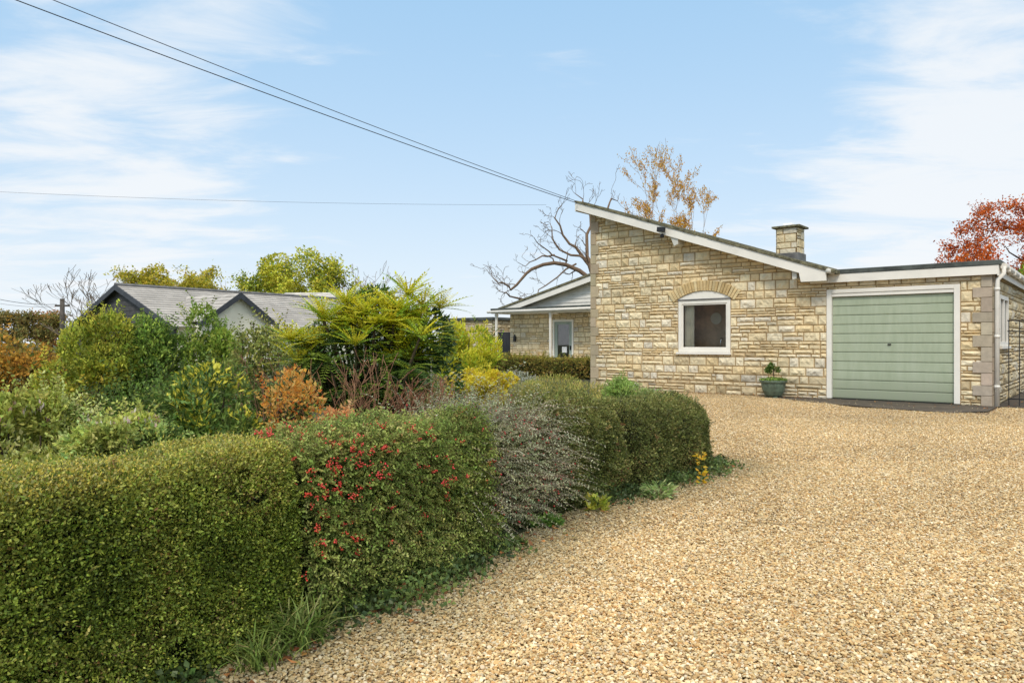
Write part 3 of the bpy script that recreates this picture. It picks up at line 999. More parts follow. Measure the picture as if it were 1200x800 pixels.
p = MB(); p.box(uc - half, uc + half, -0.02, 0.03, 2.148, 2.178); p.build('drip_strip', M['weather_grey'], win)
ar = MB()
nv = 24; th1 = th0 * 1.17
for i in range(nv):
    t0 = -th1 + 2 * th1 * i / nv; t1 = -th1 + 2 * th1 * (i + 1) / nv
    r0, r1 = R + 0.004, R + 0.25 + random.uniform(-.015, .015)
    gp = 0.0032
    q = [(uc + r * math.sin(t), zc + r * math.cos(t)) for r, t in ((r0, t0 + gp), (r1, t0 + gp), (r1, t1 - gp), (r0, t1 - gp))]
    ar.prism(q, 0.045 + random.uniform(-.008, .012), -0.01, front, s2l(random.choice([(214, 188, 140), (220, 198, 152), (206, 178, 128)])) * random.uniform(.85, 1.05))
mo = [(uc + r * math.sin(t), zc + r * math.cos(t)) for r, ts in ((R + .01, np.linspace(-th1, th1, 24)), (R + .235, np.linspace(th1, -th1, 24))) for t in ts]
ar.prism(mo, 0.026, -0.03, front, s2l((120, 96, 62)))
ar.build('stone_arch', M['stone'], house, 0.009)
rm = MB()
for bx in ((2.1, 4.3, 1.0, 1.05, 0.2, 2.6), (2.1, 2.15, 0.13, 1.0, 0.2, 2.6), (4.25, 4.3, 0.13, 1.0, 0.2, 2.6), (2.1, 4.3, 0.13, 1.05, 2.6, 2.65), (2.1, 4.3, 0.13, 1.05, 0.15, 0.2)): rm.box(*bx)
rm.build('kitchen_room', M['room'], house)
rv = MB()
for bx in ((wu0 - .02, wu0 + .012, 0.07, 0.2, .9, 2.2), (wu1 - .012, wu1 + .02, 0.07, 0.2, .9, 2.2), (wu0, wu1, 0.07, 0.3, .88, .985)): rv.box(*bx)
rv.build('window_reveal', M['cream'], win)

# garage door
gd = MB()
gu0, gu1, gz0, gz1 = 5.90, 8.06, 0.03, 2.09
nb_ = 11; ph = (gz1 - gz0) / nb_
gd.box(gu0, gu1, 0.075, 0.10, gz0, gz1)
for i in range(nb_):
    z0 = gz0 + i * ph
    gd.prism([(0.074, z0 + .010), (0.050, z0 + .012), (0.046, z0 + .03), (0.045, z0 + ph - .012), (0.050, z0 + ph - .003), (0.074, z0 + ph - .002)], gu0 + .003, gu1 - .003, lambda aa, zz, dd: (dd, aa, zz))
gdo = gd.build('garage_door', M['green'], house)
p = MB(); p.box(6.93, 6.99, 0.02, 0.045, 1.12, 1.145); p.tube([(6.96, 0.045, 1.132), (6.96, 0.015, 1.132)], 0.014, 10); p.build('handle', M['black'], gdo, 0.003)
p = MB(); p.box(gu0, gu1, 0.055, 0.078, gz0 - .02, gz0 + .004); p.build('rubber_seal', M['black'], gdo)
gf = MB()
gf.box(5.80, 5.898, -0.03, 0.10, 0.03, 2.25); gf.box(8.062, 8.16, -0.03, 0.10, 0.03, 2.25)
gf.box(5.898, 8.062, -0.03, 0.10, 2.17, 2.25); gf.box(5.898, 8.062, -0.012, 0.10, 2.10, 2.168)
gf.build('garage_frame', M['white'], house, 0.006)

# garage side window
sw = MB()
sx = W8
for y0, y1, z0, z1 in ((0.82, 0.90, 1.10, 2.08), (2.09, 2.17, 1.10, 2.08), (0.90, 2.09, 2.0, 2.08), (0.90, 2.09, 1.10, 1.18), (1.46, 1.52, 1.18, 2.0)): sw.box(sx - .04, sx + .03, y0, y1, z0, z1)
so = sw.build('window', M['white_dirty'], house, 0.004)
p = MB(); p.box(sx - .012, sx - .006, 0.90, 1.46, 1.18, 2.0); p.box(sx - .012, sx - .006, 1.52, 2.09, 1.18, 2.0); p.build('pane', M['glass_refl'], so)
p = MB(); p.box(sx + .0, sx + .07, 0.79, 2.20, 1.045, 1.098); p.build('sill', M['white_dirty'], so, 0.005)

# security floodlight under the verge
sl_ = MB()
sl_.box(2.235, 2.305, -0.41, -0.386, 3.74, 3.82)
sl_.tube([(2.27, -0.40, 3.78), (2.27, -0.47, 3.76)], 0.018, 8)
sl_.prism([(2.18, 3.74), (2.36, 3.72), (2.37, 3.83), (2.19, 3.85)], 0.46, 0.56, front)
lamp = sl_.build('floodlight', M['black'], house, 0.01)
p = MB(); p.lathe([(0.012, 0.0), (0.045, 0.01), (0.05, 0.05), (0.03, 0.085), (0.008, 0.095)], 14)
po = p.build('motion_sensor', M['black'], lamp, smooth=True); po.location = (2.27, -0.45, 3.60)

# entrance wing with porch
pw = MB()
PV = 6.6
pf = lambda u, z, d: (u, PV - d, z)
stone_wall(pw, -8.3, -0.02, 0.0, 2.42, pf, [(-6.16, -5.20, 0.0, 2.04)], thin=0.45, tone=0.92)
stone_wall(pw, PV + .15, 12.0, 0.0, 2.42, lambda t, z, d: (-8.3 - d, t, z), tone=0.9)
pw.build('porch_wall', M['stone'], house)
pr = MB()
pr.box(-8.4, -0.05, 5.52, 7.0, 2.40, 2.50)
pr.build('porch_roof', M['felt'], house, 0.01)
pr = MB()
pr.box(-8.4, -0.05, 5.50, 5.518, 2.335, 2.42); pr.box(-8.38, -0.06, 5.53, 6.58, 2.30, 2.33)
pr.build('porch_fascia', M['cream'], house, 0.004)
pr = MB(); pr.tube([(-8.48, 5.44, 2.36), (-0.1, 5.44, 2.38)], 0.05, 10); pr.build('porch_gutter', M['white_dirty'], house, smooth=True)
for u in (-8.2, -5.57):
    pr = MB(); pr.box(u - .04, u + .04, 5.62, 5.70, 0.0, 2.30); pr.box(u - .055, u + .055, 5.605, 5.715, 2.2, 2.27); pr.build('porch_post', M['white'], house, 0.006)
pr = MB(); pr.box(-8.4, -0.1, 5.45, 6.6, 0.0, 0.06); pr.build('porch_step', M['quoin'], house, 0.01)
GR = lambda u: 2.56 + 0.254 * (u + 7.9)
gb = MB()
nbd = 10
for i in range(nbd):
    z0 = 2.5 + i * 0.145
    gb.prism([(0.0, z0), (0.045, z0), (0.010, z0 + 0.15), (0.0, z0 + 0.15)], -8.2, -0.03, lambda dd, zz, uu: (uu, 6.30 - dd, zz))
gb.build('gable_cladding', M['white_dirty'], house, cut=[((-7.9, 0, 2.52), Vector((-0.254, 0, 1)).normalized())])
gb = MB()
gb.prism([(-8.15, GR(-8.15)), (-2.2, GR(-2.2)), (-2.2, GR(-2.2) - .2), (-7.4, GR(-7.4) - .2), (-8.0, GR(-8.0) - .10)], 5.93, 5.96, rp)
gb.build('bargeboard', M['white'], house, 0.004)
gb = MB()
gb.prism([(-8.35, GR(-8.35) + .01), (-2.2, GR(-2.2) + .01), (-0.05, GR(-2.2) - .5), (-0.05, GR(-2.2) - .42), (-2.2, GR(-2.2) + .09), (-8.35, GR(-8.35) + .09)], 5.9, 12.2, rp)
gb.build('porch_gable_roof', M['moss'], house)
sp_ = MB(); sp_.tube([(-8.15, 7.6, 0), (-8.15, 7.6, 3.05)], 0.06, 10); sp_.build('vent_pipe', M['black'], house, smooth=True)
# front door
fd = MB()
for bx in ((-6.16, -6.09, PV - .03, PV + .06, 0.06, 2.04), (-5.27, -5.20, PV - .03, PV + .06, 0.06, 2.04), (-6.09, -5.27, PV - .03, PV + .06, 1.97, 2.04)): fd.box(*bx)
fd.build('door_frame', M['white'], house, 0.005)
fd = MB()
for bx in ((-6.085, -5.95, PV, PV + .045, 0.07, 1.965), (-5.41, -5.275, PV, PV + .045, 0.07, 1.965), (-5.95, -5.41, PV, PV + .045, 1.86, 1.965), (-5.95, -5.41, PV, PV + .045, 0.07, 0.62)): fd.box(*bx)
fdo = fd.build('front_door', M['door_green'], house, 0.005)
p = MB(); p.add([(-5.95, PV + .024, .62), (-5.41, PV + .024, .62), (-5.41, PV + .024, 1.86), (-5.95, PV + .024, 1.86)], [(0, 1, 2, 3)]); p.build('glass_panel', M['glass_refl'], fdo)
p = MB(); p.box(-5.80, -5.56, PV - .012, PV, 0.46, 0.52); p.build('letter_plate', M['steel'], fdo, 0.003)
p = MB(); p.box(-5.35, -5.31, PV - .05, PV, 0.9, 1.06); p.build('handle', M['black'], fdo, 0.004)
p = MB(); p.box(-5.74, -5.52, PV + .008, PV + .012, 0.80, 1.02); p.build('paper_notice', M['paper'], fdo)
p = MB(); p.box(-6.3, -5.0, PV + 1.4, PV + 1.45, 0, 2.3); p.box(-6.35, -6.3, PV + .13, PV + 1.4, 0, 2.3); p.box(-5.0, -4.95, PV + .13, PV + 1.4, 0, 2.3); p.box(-6.35, -4.95, PV + .13, PV + 1.45, 2.3, 2.34)
p.build('hallway', M['room'], house)
p = MB(); p.box(-8.05, -7.95, PV - .12, PV - .04, 1.22, 1.44); p.tube([(-8.0, PV - .08, 1.44), (-8.0, PV - .08, 1.50)], 0.03, 8); p.build('wall_lantern', M['black'], house, 0.012)
p = MB(); p.lathe([(0.02, 0), (0.12, 0.0), (0.14, 0.04), (0.10, 0.06)], 18); po = p.build('porch_light', M['white'], house, smooth=True); po.location = (-5.6, 5.95, 2.24)

# things inside the kitchen
cur = MB()
n = 40
vs = [hl(2.55 + 0.24 * i / n, 0.14 + 0.022 * math.sin(i * 0.95), z) for z in (1.0, 2.1) for i in range(n + 1)]
cur.add(vs, [(i, i + 1, n + 2 + i, n + 1 + i) for i in range(n)])
co = cur.build('curtain', M['fabric'], smooth=True)
tag(co, 'cream curtain hanging inside the left edge of the arched kitchen window', 'curtain')
tp = MB()
tp.tube([hl(3.36, 0.32, 1.0), hl(3.36, 0.32, 1.22), hl(3.36, 0.35, 1.27), hl(3.36, 0.42, 1.28), hl(3.36, 0.45, 1.24)], 0.012, 8)
tag(tp.build('kitchen_tap', M['steel'], smooth=True), 'slim steel swan-neck tap standing behind the kitchen window pane', 'tap')
ck = MB()
ck.prism([(3.60 + .07 * math.cos(t), 1.62 + .07 * math.sin(t)) for t in np.linspace(0, 6.283, 25)[:-1]], 0.0, 0.03, lambda a_, b_, d_: tuple(hl(a_, 0.5 + d_, b_)))
ck.tube([hl(3.60, 0.51, 1.69), hl(3.60, 0.51, 2.6)], 0.006, 6)
tag(ck.build('pendant_lamp', M['paper']), 'small round pale pendant hanging at the right side of the kitchen window', 'pendant lamp')
for i, (u, z, r, lb) in enumerate(((2.95, 1.75, .14, 'dim round wall plate upper left on the kitchen back wall'), (3.35, 1.45, .17, 'dim round wall plate low and largest on the kitchen back wall'), (3.7, 1.8, .12, 'dim round wall plate upper right on the kitchen back wall'))):
    q = MB(); q.prism([(u + r * math.cos(t), z + r * math.sin(t)) for t in np.linspace(0, 6.283, 25)[:-1]], 0, 0.02, lambda a_, b_, d_: tuple(hl(a_, 0.97 + d_, b_)))
    tag(q.build('wall_plate', M['render']), lb, 'plate', 'plates on the kitchen wall')

# plant pot by the wall
pp = hl(4.82, -0.34)
pot = thing('plant_pot', 'grey-green ribbed round planter with a small clipped bush against the stone wall', 'plant pot', pp)
m_ = MB(); m_.lathe([(0.08, 0.025), (0.135, 0.03), (0.175, 0.07), (0.212, 0.15), (0.236, 0.24), (0.247, 0.32), (0.275, 0.335), (0.28, 0.375), (0.25, 0.38), (0.235, 0.345), (0.02, 0.34)], 40, ribs=0.012)
m_.build('bowl', M['pot'], pot, smooth=False)
for a in (0.4, 2.5, 4.6):
    m_ = MB(); m_.box(0.13 * math.cos(a) - .04, 0.13 * math.cos(a) + .04, 0.13 * math.sin(a) - .04, 0.13 * math.sin(a) + .04, 0.004, 0.035)
    m_.build('pot_foot', M['pot'], pot, 0.006)
m_ = MB(); m_.lathe([(0.01, 0.343), (0.232, 0.345), (0.2, 0.365), (0.01, 0.37)], 24); m_.build('compost', M['soil'], pot)
cl = Cloud(); P, D, tn, dp = shrub_pts((pp.x, pp.y, 0.60), (0.15, 0.14, 0.15), 9, 520, .34, 5, -.4, .1)
cl.leaves(P, D + rnd(len(P)) * .7, 0.045, 0.024, pick([((70, 92, 40), 2), ((98, 120, 52), 1)], len(P)) * (0.5 + .5 * dp)[:, None])
nlow = 420; a = rng.uniform(0, 6.28, nlow); r = 0.27 * np.sqrt(rng.random(nlow))
P = np.stack([pp.x + r * np.cos(a), pp.y + r * np.sin(a), 0.37 + rng.random(nlow) * .05 * (1.3 - r / .27)], 1)
cl.leaves(P, rnd(nlow) + np.array([0, 0, .4]), 0.05, 0.028, pick([((92, 116, 50), 2), ((130, 148, 74), 1)], nlow))
cl.build('foliage', M['leaf'], pot, pp)
cl = Cloud(); cl.tube([(pp.x, pp.y, .36), (pp.x + .01, pp.y, .45), (pp.x, pp.y, .6)], [.014, .012, .008], 6); cl.build('stem', M['bark'], pot, pp)

# iron railing to the right of the garage
rl = thing('iron_railing', 'black iron railing with thin upright bars right of the garage corner', 'railing', hl(8.85, 0.35), HA)
for z_ in (1.555, 0.13, 1.36):
    m_ = MB(); m_.box(0, 2.6, -.012, .012, z_, z_ + .022); m_.build('rail', M['black'], rl)
for k in range(17):
    m_ = MB(); x = 0.02 + k * 0.16
    m_.box(x - .007, x + .007, -.007, .007, 0.02, 1.555)
    m_.build('bar', M['black'], rl)
sheet('side_path', [tuple(hl(u, v))[:2] for u, v in [(8.68, 0.1), (13.5, 0.1), (13.5, 9), (8.68, 9)]], 0.009, apron_mat())
stone_s = thing('boundary_wall', 'low dark garden wall behind the iron railing at the right edge', 'wall', hl(11.4, 0.4), HA)
m_ = MB(); stone_wall(m_, 0, 8, 0, 0.9, lambda t, z, d: (-d, t, z), thick=0.25, tone=0.6)
m_.build('stonework', M['stone'], stone_s)
m_ = MB(); m_.box(-.06, .31, 0, 8, 0.905, 0.96); m_.build('coping', M['moss'], stone_s, .01)

# stone outbuilding, gate and white shed left of the porch
ob = thing('outbuilding', 'flat-roofed stone outbuilding behind the yellow-green shrub left of the porch', 'outbuilding', hl(-12.6, 7.0), HA)
m_ = MB(); stone_wall(m_, 0, 3.0, 0, 2.12, lambda t, z, d: (t, -d, z), tone=0.85); stone_wall(m_, 0, 3.0, 0, 2.12, lambda t, z, d: (3.0 + d, t, z), tone=0.8)
m_.box(0, .1, .13, 3, 0, 2.12, s2l((150, 130, 95))); m_.build('wall', M['stone'], ob)
m_ = MB(); m_.box(-.12, 3.12, -.12, 3.1, 2.12, 2.24); m_.build('roof', M['felt'], ob, .01)
gt_ = thing('timber_gate', 'dark grey boarded side gate between the porch and the stone outbuilding', 'gate', hl(-9.55, 7.3), HA)
m_ = MB()
for k in range(8): m_.box(k * .155, k * .155 + .148, -.02, .02, 0.05, 1.62)
m_.build('boards', M['dark_wood'], gt_, .004)
for z_ in (.3, 1.3):
    m_ = MB(); m_.box(0, 1.24, .022, .06, z_, z_ + .1); m_.build('ledge', M['dark_wood'], gt_)
sh = thing('garden_shed', 'white boarded shed seen above the dark gate beside the porch', 'shed', hl(-10.6, 11.5), HA)
m_ = MB()
for k in range(14): m_.prism([(0.0, k * .16), (0.02, k * .16), (0.004, k * .16 + .165), (0, k * .16 + .165)], 0, 2.4, lambda dd, zz, uu: (uu, -dd, zz))
m_.box(0, 2.4, 0.003, 2.2, 0, 2.2); m_.build('wall', M['white_dirty'], sh)
m_ = MB(); m_.prism([(-.1, 2.2), (2.5, 2.2), (2.5, 2.28), (1.2, 2.7), (-.1, 2.28)], -.12, 2.3, rp); m_.build('roof', M['felt'], sh)

# ================================================================== NEIGHBOUR'S BUNGALOW
NA = math.atan2(0.814, 0.58)
nbg = thing('neighbour_bungalow', 'low neighbouring bungalow with grey tiled roof, dark boarded gable and cream front gable', 'house', (-19.4, 36.0, 0), NA)
# local x along the ridge, local -y towards the garden (s)
RZ, PIT = 4.0, 0.406
roofz = lambda s: RZ - PIT * abs(s)


def tiled(mb, quad_fn, nrow, ncol, a0, a1, s0, s1, base=(0.44, 0.41, 0.37)):
    for i in range(nrow):
        f0, f1 = i / nrow, (i + 1.06) / nrow
        for j in range(ncol):
            g0, g1 = j / ncol, (j + 0.985) / ncol
            c = np.array(base) * random.uniform(0.86, 1.1)
            P_ = [quad_fn(a0 + (a1 - a0) * g, s0 + (s1 - s0) * f) for g, f in ((g0, f0), (g1, f0), (g1, f1), (g0, f1))]
            lift = [0.008, 0.008, 0.05, 0.05]
            top = [(p_[0], p_[1], p_[2] + l_) for p_, l_ in zip(P_, lift)]
            bot = [(p_[0], p_[1], p_[2] + l_ - 0.035) for p_, l_ in zip(P_, lift)]
            mb.add(top + bot, [(0, 1, 2, 3), (3, 2, 6, 7), (0, 3, 7, 4), (1, 5, 6, 2)], c)


LEN = 15.0
nr = MB()
tiled(nr, lambda a, s: (a, -s, roofz(s)), 17, 34, -0.25, LEN, 0.0, 5.2)
tiled(nr, lambda a, s: (a, s, roofz(s)), 10, 16, -0.25, LEN, 0.0, 5.2)
nro = nr.build('roof', M['tiles'], nbg)
m_ = MB(); m_.tube([(-0.3, 0, RZ + .03), (LEN, 0, RZ + .03)], 0.11, 8, (0.2, 0.19, 0.18)); m_.build('ridge_tiles', M['weather_grey'], nro)
# cross gable
gx, gh, gs = 2.75, 2.0, 5.6
GZ, GP = 3.54, 0.70
cg = MB()
tiled(cg, lambda t, s: (gx + s, -t, GZ - GP * s), 8, 12, 0.9, gs + .25, 0.0, gh)
tiled(cg, lambda t, s: (gx - s, -t, GZ - GP * s), 8, 12, 0.9, gs + .25, 0.0, gh)
cg.build('porch_roof', M['tiles'], nro)
m_ = MB()
fnb = lambda a_, b_, d_: (a_, -d_, b_)
for sg in (1, -1):
    m_.prism([(gx, GZ + .06), (gx + sg * (gh + .15), GZ + .06 - GP * (gh + .15)), (gx + sg * (gh + .15), GZ - .22 - GP * (gh + .15)), (gx, GZ - .24)], gs + .26, gs + .30, fnb)
    m_.prism([(gx, GZ + .0), (gx + sg * (gh + .1), GZ - GP * (gh + .1)), (gx + sg * (gh + .1), GZ - .06 - GP * (gh + .1)), (gx, GZ - .06)], gs - .02, gs + .25, fnb)
m_.build('bargeboard', M['anthracite'], nbg)
m_ = MB()
m_.prism([(gx - gh + .1, -0.3), (gx + gh - .1, -0.3), (gx + gh - .1, GZ - GP * (gh - .1) - .03), (gx, GZ - .04), (gx - gh + .1, GZ - GP * (gh - .1) - .03)], gs - .15, gs, fnb)
m_.box(gx - gh + .1, gx + gh - .1, -gs + .15, -4.6, -0.3, 2.0)
m_.build('front_wall', M['render'], nbg)
m_ = MB()
fng = lambda a_, b_, d_: (d_, -a_, b_)
for i in range(16):
    z0 = 0.0 + i * .25
    m_.prism([(-4.9, z0), (4.9, z0), (4.9, z0 + .235), (-4.9, z0 + .235)], 0.0, 0.03 + 0.0, fng)
m_.prism([(-4.9, -.3), (4.9, -.3), (4.9, 4), (-4.9, 4)], 0.031, 0.1, fng)
n1, n2 = Vector((0, -PIT, 1)).normalized(), Vector((0, PIT, 1)).normalized()
m_.build('gable_wall', M['gable_boards'], nbg, cut=[((0, 0, RZ - .08), n1), ((0, 0, RZ - .08), n2)])
m_ = MB(); m_.box(0.1, LEN, -4.85, -4.7, -.3, 1.97); m_.box(0.1, LEN, 4.7, 4.85, -.3, 1.97); m_.box(LEN - .2, LEN, -4.7, 4.7, -.3, 1.97); m_.build('long_wall', M['render'], nbg)
m_ = MB()
for sg in (1, -1):
    m_.prism([(0, RZ + .05), (sg * 5.3, RZ + .05 - PIT * 5.3), (sg * 5.3, RZ - .20 - PIT * 5.3), (0, RZ - .22)], -0.32, -0.27, fng)
    m_.prism([(0, RZ - .03), (sg * 5.2, RZ - .03 - PIT * 5.2), (sg * 5.2, RZ - .08 - PIT * 5.2), (0, RZ - .08)], -0.27, 0.0, fng)
m_.build('bargeboard', M['anthracite'], nbg)
# rear wing
q0, q1 = at(335, 344.5, 50), at(412, 340, 50)
rw = thing('rear_bungalow', 'second grey tiled roof rising behind the neighbouring bungalow ridge', 'house', (q0.x, q0.y, 0), math.radians(-4))
m_ = MB(); zt = 4.62
tiled(m_, lambda a_, s_: (a_, -s_, zt - 0.35 * s_), 12, 12, 0.0, 4.6, 0, 4.5, (0.60, 0.56, 0.50)); tiled(m_, lambda a_, s_: (a_, s_, zt - 0.35 * s_), 6, 8, 0.0, 4.6, 0, 4.5)
m_.build('roof', M['tiles'], rw)
m_ = MB(); m_.prism([(-4.2, 0), (4.2, 0), (4.2, zt - 1.6), (0, zt - .1), (-4.2, zt - 1.6)], .2, 4.4, fng); m_.build('wall', M['render'], rw)

# ================================================================== UTILITY POLE AND WIRES
up_ = at(73, 350, 46)
pl = thing('utility_pole', 'short dark wooden utility pole at the far left beside the bare tree', 'utility pole', (up_.x, up_.y, 0))
m_ = MB(); m_.tube([(0, 0, 0), (0, 0, up_.z)], [0.17, 0.13], 10); m_.build('post', M['pole'], pl, smooth=True)
m_ = MB(); m_.box(-.45, .45, -.05, .05, up_.z - .5, up_.z - .38); m_.build('crossarm', M['pole'], pl)


def wire(name, p0, p1, sag, r, label):
    p0, p1 = Vector(p0), Vector(p1)
    pts = []
    for f in np.linspace(0, 1, 40):
        q = p0.lerp(p1, f); q.z -= sag * 4 * f * (1 - f); pts.append(q)
    m2 = MB(); m2.tube(pts, r, 6)
    tag(m2.build(name, M['black'], smooth=True), label, 'cable', 'overhead cables')


apx = hl(-0.15, -0.30, 4.60)
for i, (pa, pb, rr, lb) in enumerate((((45, 0), (0.0, 4.55), .008, 'lower thick overhead cable running from top left to the roof peak'), ((92, 2), (0.0, 4.66), .0065, 'upper overhead cable running from top left to the roof peak'))):
    e = at(676, 236 if i else 238, 18.4)
    s = at(pa[0], pa[1], 11.0)
    d_ = (s - e)
    wire('overhead_cable', e + d_ * 1.6, e, 0.14, rr, lb)
wire('overhead_cable', at(-200, 214, 30), at(640, 240, 34), 0.25, 0.005, 'faint level cable crossing the sky on the left above the roofs')
top = Vector((up_.x, up_.y, up_.z - .35))
wire('overhead_cable', at(-120, 310, 30), top + Vector((-.35, 0, 0)), 0.5, 0.014, 'upper cable running from the left edge down to the small pole')
wire('overhead_cable', at(-120, 322, 30), top + Vector((0, 0, -.1)), 0.5, 0.008, 'lower thin cable running from the left edge to the small pole')

# ================================================================== HEDGES AT THE DRIVE
def small_leaf_hedge(name, label, path, hw, h, e, n, L, W, pal, seed, endr, core=(0.015, 0.017, 0.008), top_tint=None, bulge=0.03, shell=0.06, mat='leaf', freq=5.0, t_rng=(0, .8), stray=420, hvar=.04):
    base = (path[len(path) // 2][0], path[len(path) // 2][1], 0)
    t = thing(name, label, 'hedge', base)
    cl = Cloud()
    P, N, kz = hedge_points(path, hw, h, e, n, bulge, endr, seed, t_rng=t_rng, hvar=hvar)
    dep = rng.random(n) ** 1.4 * shell
    stick = (rng.random(n) < 0.06) * rng.random(n) * 0.022
    P = P - N * (dep - stick)[:, None] + rng.normal(0, 0.004, (n, 3))
    hole = vnoise(P, 9.0, seed + 9) * .6 + vnoise(P, 21.0, seed + 10) * .4
    ok = (hole > 0.30) | (rng.random(n) < 0.25)
    P, N, dep, stick = P[ok], N[ok], dep[ok], stick[ok]; n = len(P)
    C = pick(pal, n, P, freq, seed, 0.62)
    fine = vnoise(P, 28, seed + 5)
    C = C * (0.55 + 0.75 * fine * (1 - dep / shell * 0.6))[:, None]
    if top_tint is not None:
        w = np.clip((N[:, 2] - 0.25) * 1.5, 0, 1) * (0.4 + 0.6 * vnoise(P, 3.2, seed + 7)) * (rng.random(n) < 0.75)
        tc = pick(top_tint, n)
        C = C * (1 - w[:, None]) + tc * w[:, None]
    kt = rng.choice(n, 900, replace=False)
    cl.leaves(P[kt] - N[kt] * .02, N[kt] * .5 + rnd(900), 4.5 * L, .0028 if L < .02 else .008, np.tile(s2l((118, 92, 66)), (900, 1)) * rng.uniform(.5, 1.1, (900, 1)), .3)
    if stray:
        k = rng.choice(n, stray, replace=False)
        spray_leaves(cl, P[k], N[k], stray, L * 1.15, W * 1.1, pal, 6, 0.06 if L < .02 else .2, .3, seed)
    cl.leaves(P, N * 0.55 + rnd(n) * 0.75 + np.array([0, 0, 0.25]), L * rng.lognormal(-.05, .3, n).clip(.45, 1.9), W * rng.lognormal(-.03, .27, n).clip(.5, 1.8), C, 0.22)
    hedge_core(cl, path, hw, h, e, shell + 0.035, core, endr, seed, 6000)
    cl.build('foliage', M[mat], t, base)
    return t, base


S1 = [(-1.83, 0.95), (-1.59, 1.43), (-1.34, 1.93), (-1.07, 2.46), (-0.82, 2.95)]
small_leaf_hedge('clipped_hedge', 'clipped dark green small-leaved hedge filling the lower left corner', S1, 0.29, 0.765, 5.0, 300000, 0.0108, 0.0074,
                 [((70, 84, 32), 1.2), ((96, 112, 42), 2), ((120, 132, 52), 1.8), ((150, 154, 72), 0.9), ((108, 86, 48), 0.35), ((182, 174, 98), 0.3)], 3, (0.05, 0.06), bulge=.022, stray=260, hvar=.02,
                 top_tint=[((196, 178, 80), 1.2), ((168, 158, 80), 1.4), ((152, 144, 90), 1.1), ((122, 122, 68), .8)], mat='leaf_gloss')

S2 = [(-0.83, 2.90), (-0.50, 3.26), (-0.18, 3.85), (-0.04, 4.10)]


PAL2 = [((86, 100, 46), 1.4), ((112, 126, 62), 2), ((140, 148, 80), 1.5), ((164, 162, 100), .8), ((142, 106, 68), .35)]


def sec2():
    base = (-0.5, 3.3, 0)
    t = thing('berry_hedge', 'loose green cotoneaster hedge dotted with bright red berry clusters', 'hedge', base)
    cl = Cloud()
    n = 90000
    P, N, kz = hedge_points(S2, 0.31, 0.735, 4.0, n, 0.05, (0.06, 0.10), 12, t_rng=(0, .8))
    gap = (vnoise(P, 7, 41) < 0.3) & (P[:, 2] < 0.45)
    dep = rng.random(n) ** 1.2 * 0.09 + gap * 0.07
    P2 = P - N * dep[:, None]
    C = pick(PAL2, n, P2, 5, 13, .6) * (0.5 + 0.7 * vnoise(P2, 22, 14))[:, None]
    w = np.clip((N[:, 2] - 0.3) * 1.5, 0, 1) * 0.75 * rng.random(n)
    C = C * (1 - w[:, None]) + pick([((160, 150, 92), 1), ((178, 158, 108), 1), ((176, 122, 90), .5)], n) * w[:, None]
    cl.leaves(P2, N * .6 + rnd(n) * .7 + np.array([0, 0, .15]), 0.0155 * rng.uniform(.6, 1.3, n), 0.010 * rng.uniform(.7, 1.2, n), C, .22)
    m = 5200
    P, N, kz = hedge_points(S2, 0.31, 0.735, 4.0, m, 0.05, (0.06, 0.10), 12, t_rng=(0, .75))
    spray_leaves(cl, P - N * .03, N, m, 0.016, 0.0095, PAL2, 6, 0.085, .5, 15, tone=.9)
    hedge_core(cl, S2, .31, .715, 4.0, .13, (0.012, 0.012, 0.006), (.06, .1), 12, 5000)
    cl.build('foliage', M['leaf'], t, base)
    b = Cloud()
    k = 280
    P, N, kz = hedge_points(S2, 0.31, 0.735, 4.0, 4000, 0.05, (0.06, 0.10), 12, t_rng=(0.12, .62))
    wgt = (0.12 + np.clip((vnoise(P, 5.0, 61) - .4) * 3, 0, 1)) * np.clip((P[:, 2] - .1) / .5, 0.03, 1) ** .9 * (0.2 + 0.8 * (P[:, 1] < 3.65))
    idx = rng.choice(len(P), k, replace=False, p=wgt / wgt.sum())
    for i in idx:
        c = P[i] + N[i] * rng.uniform(0.0, 0.03)
        q = rng.integers(2, 13)
        pts = c + rng.normal(0, 0.0075, (q, 3))
        b.blobs(pts, rng.uniform(.0033, .0052, q), s2l((218, 76, 62)) * rng.uniform(.8, 1.3, (q, 1)) * np.array([1, rng.uniform(.8, 1.4), rng.uniform(.8, 1.5)]))
    tag(b.build('berry_clusters', M['berry'], t, base, smooth=True), kind='stuff')


sec2()

S3 = [(-0.24, 3.86), (0.12, 4.44), (0.45, 4.96)]


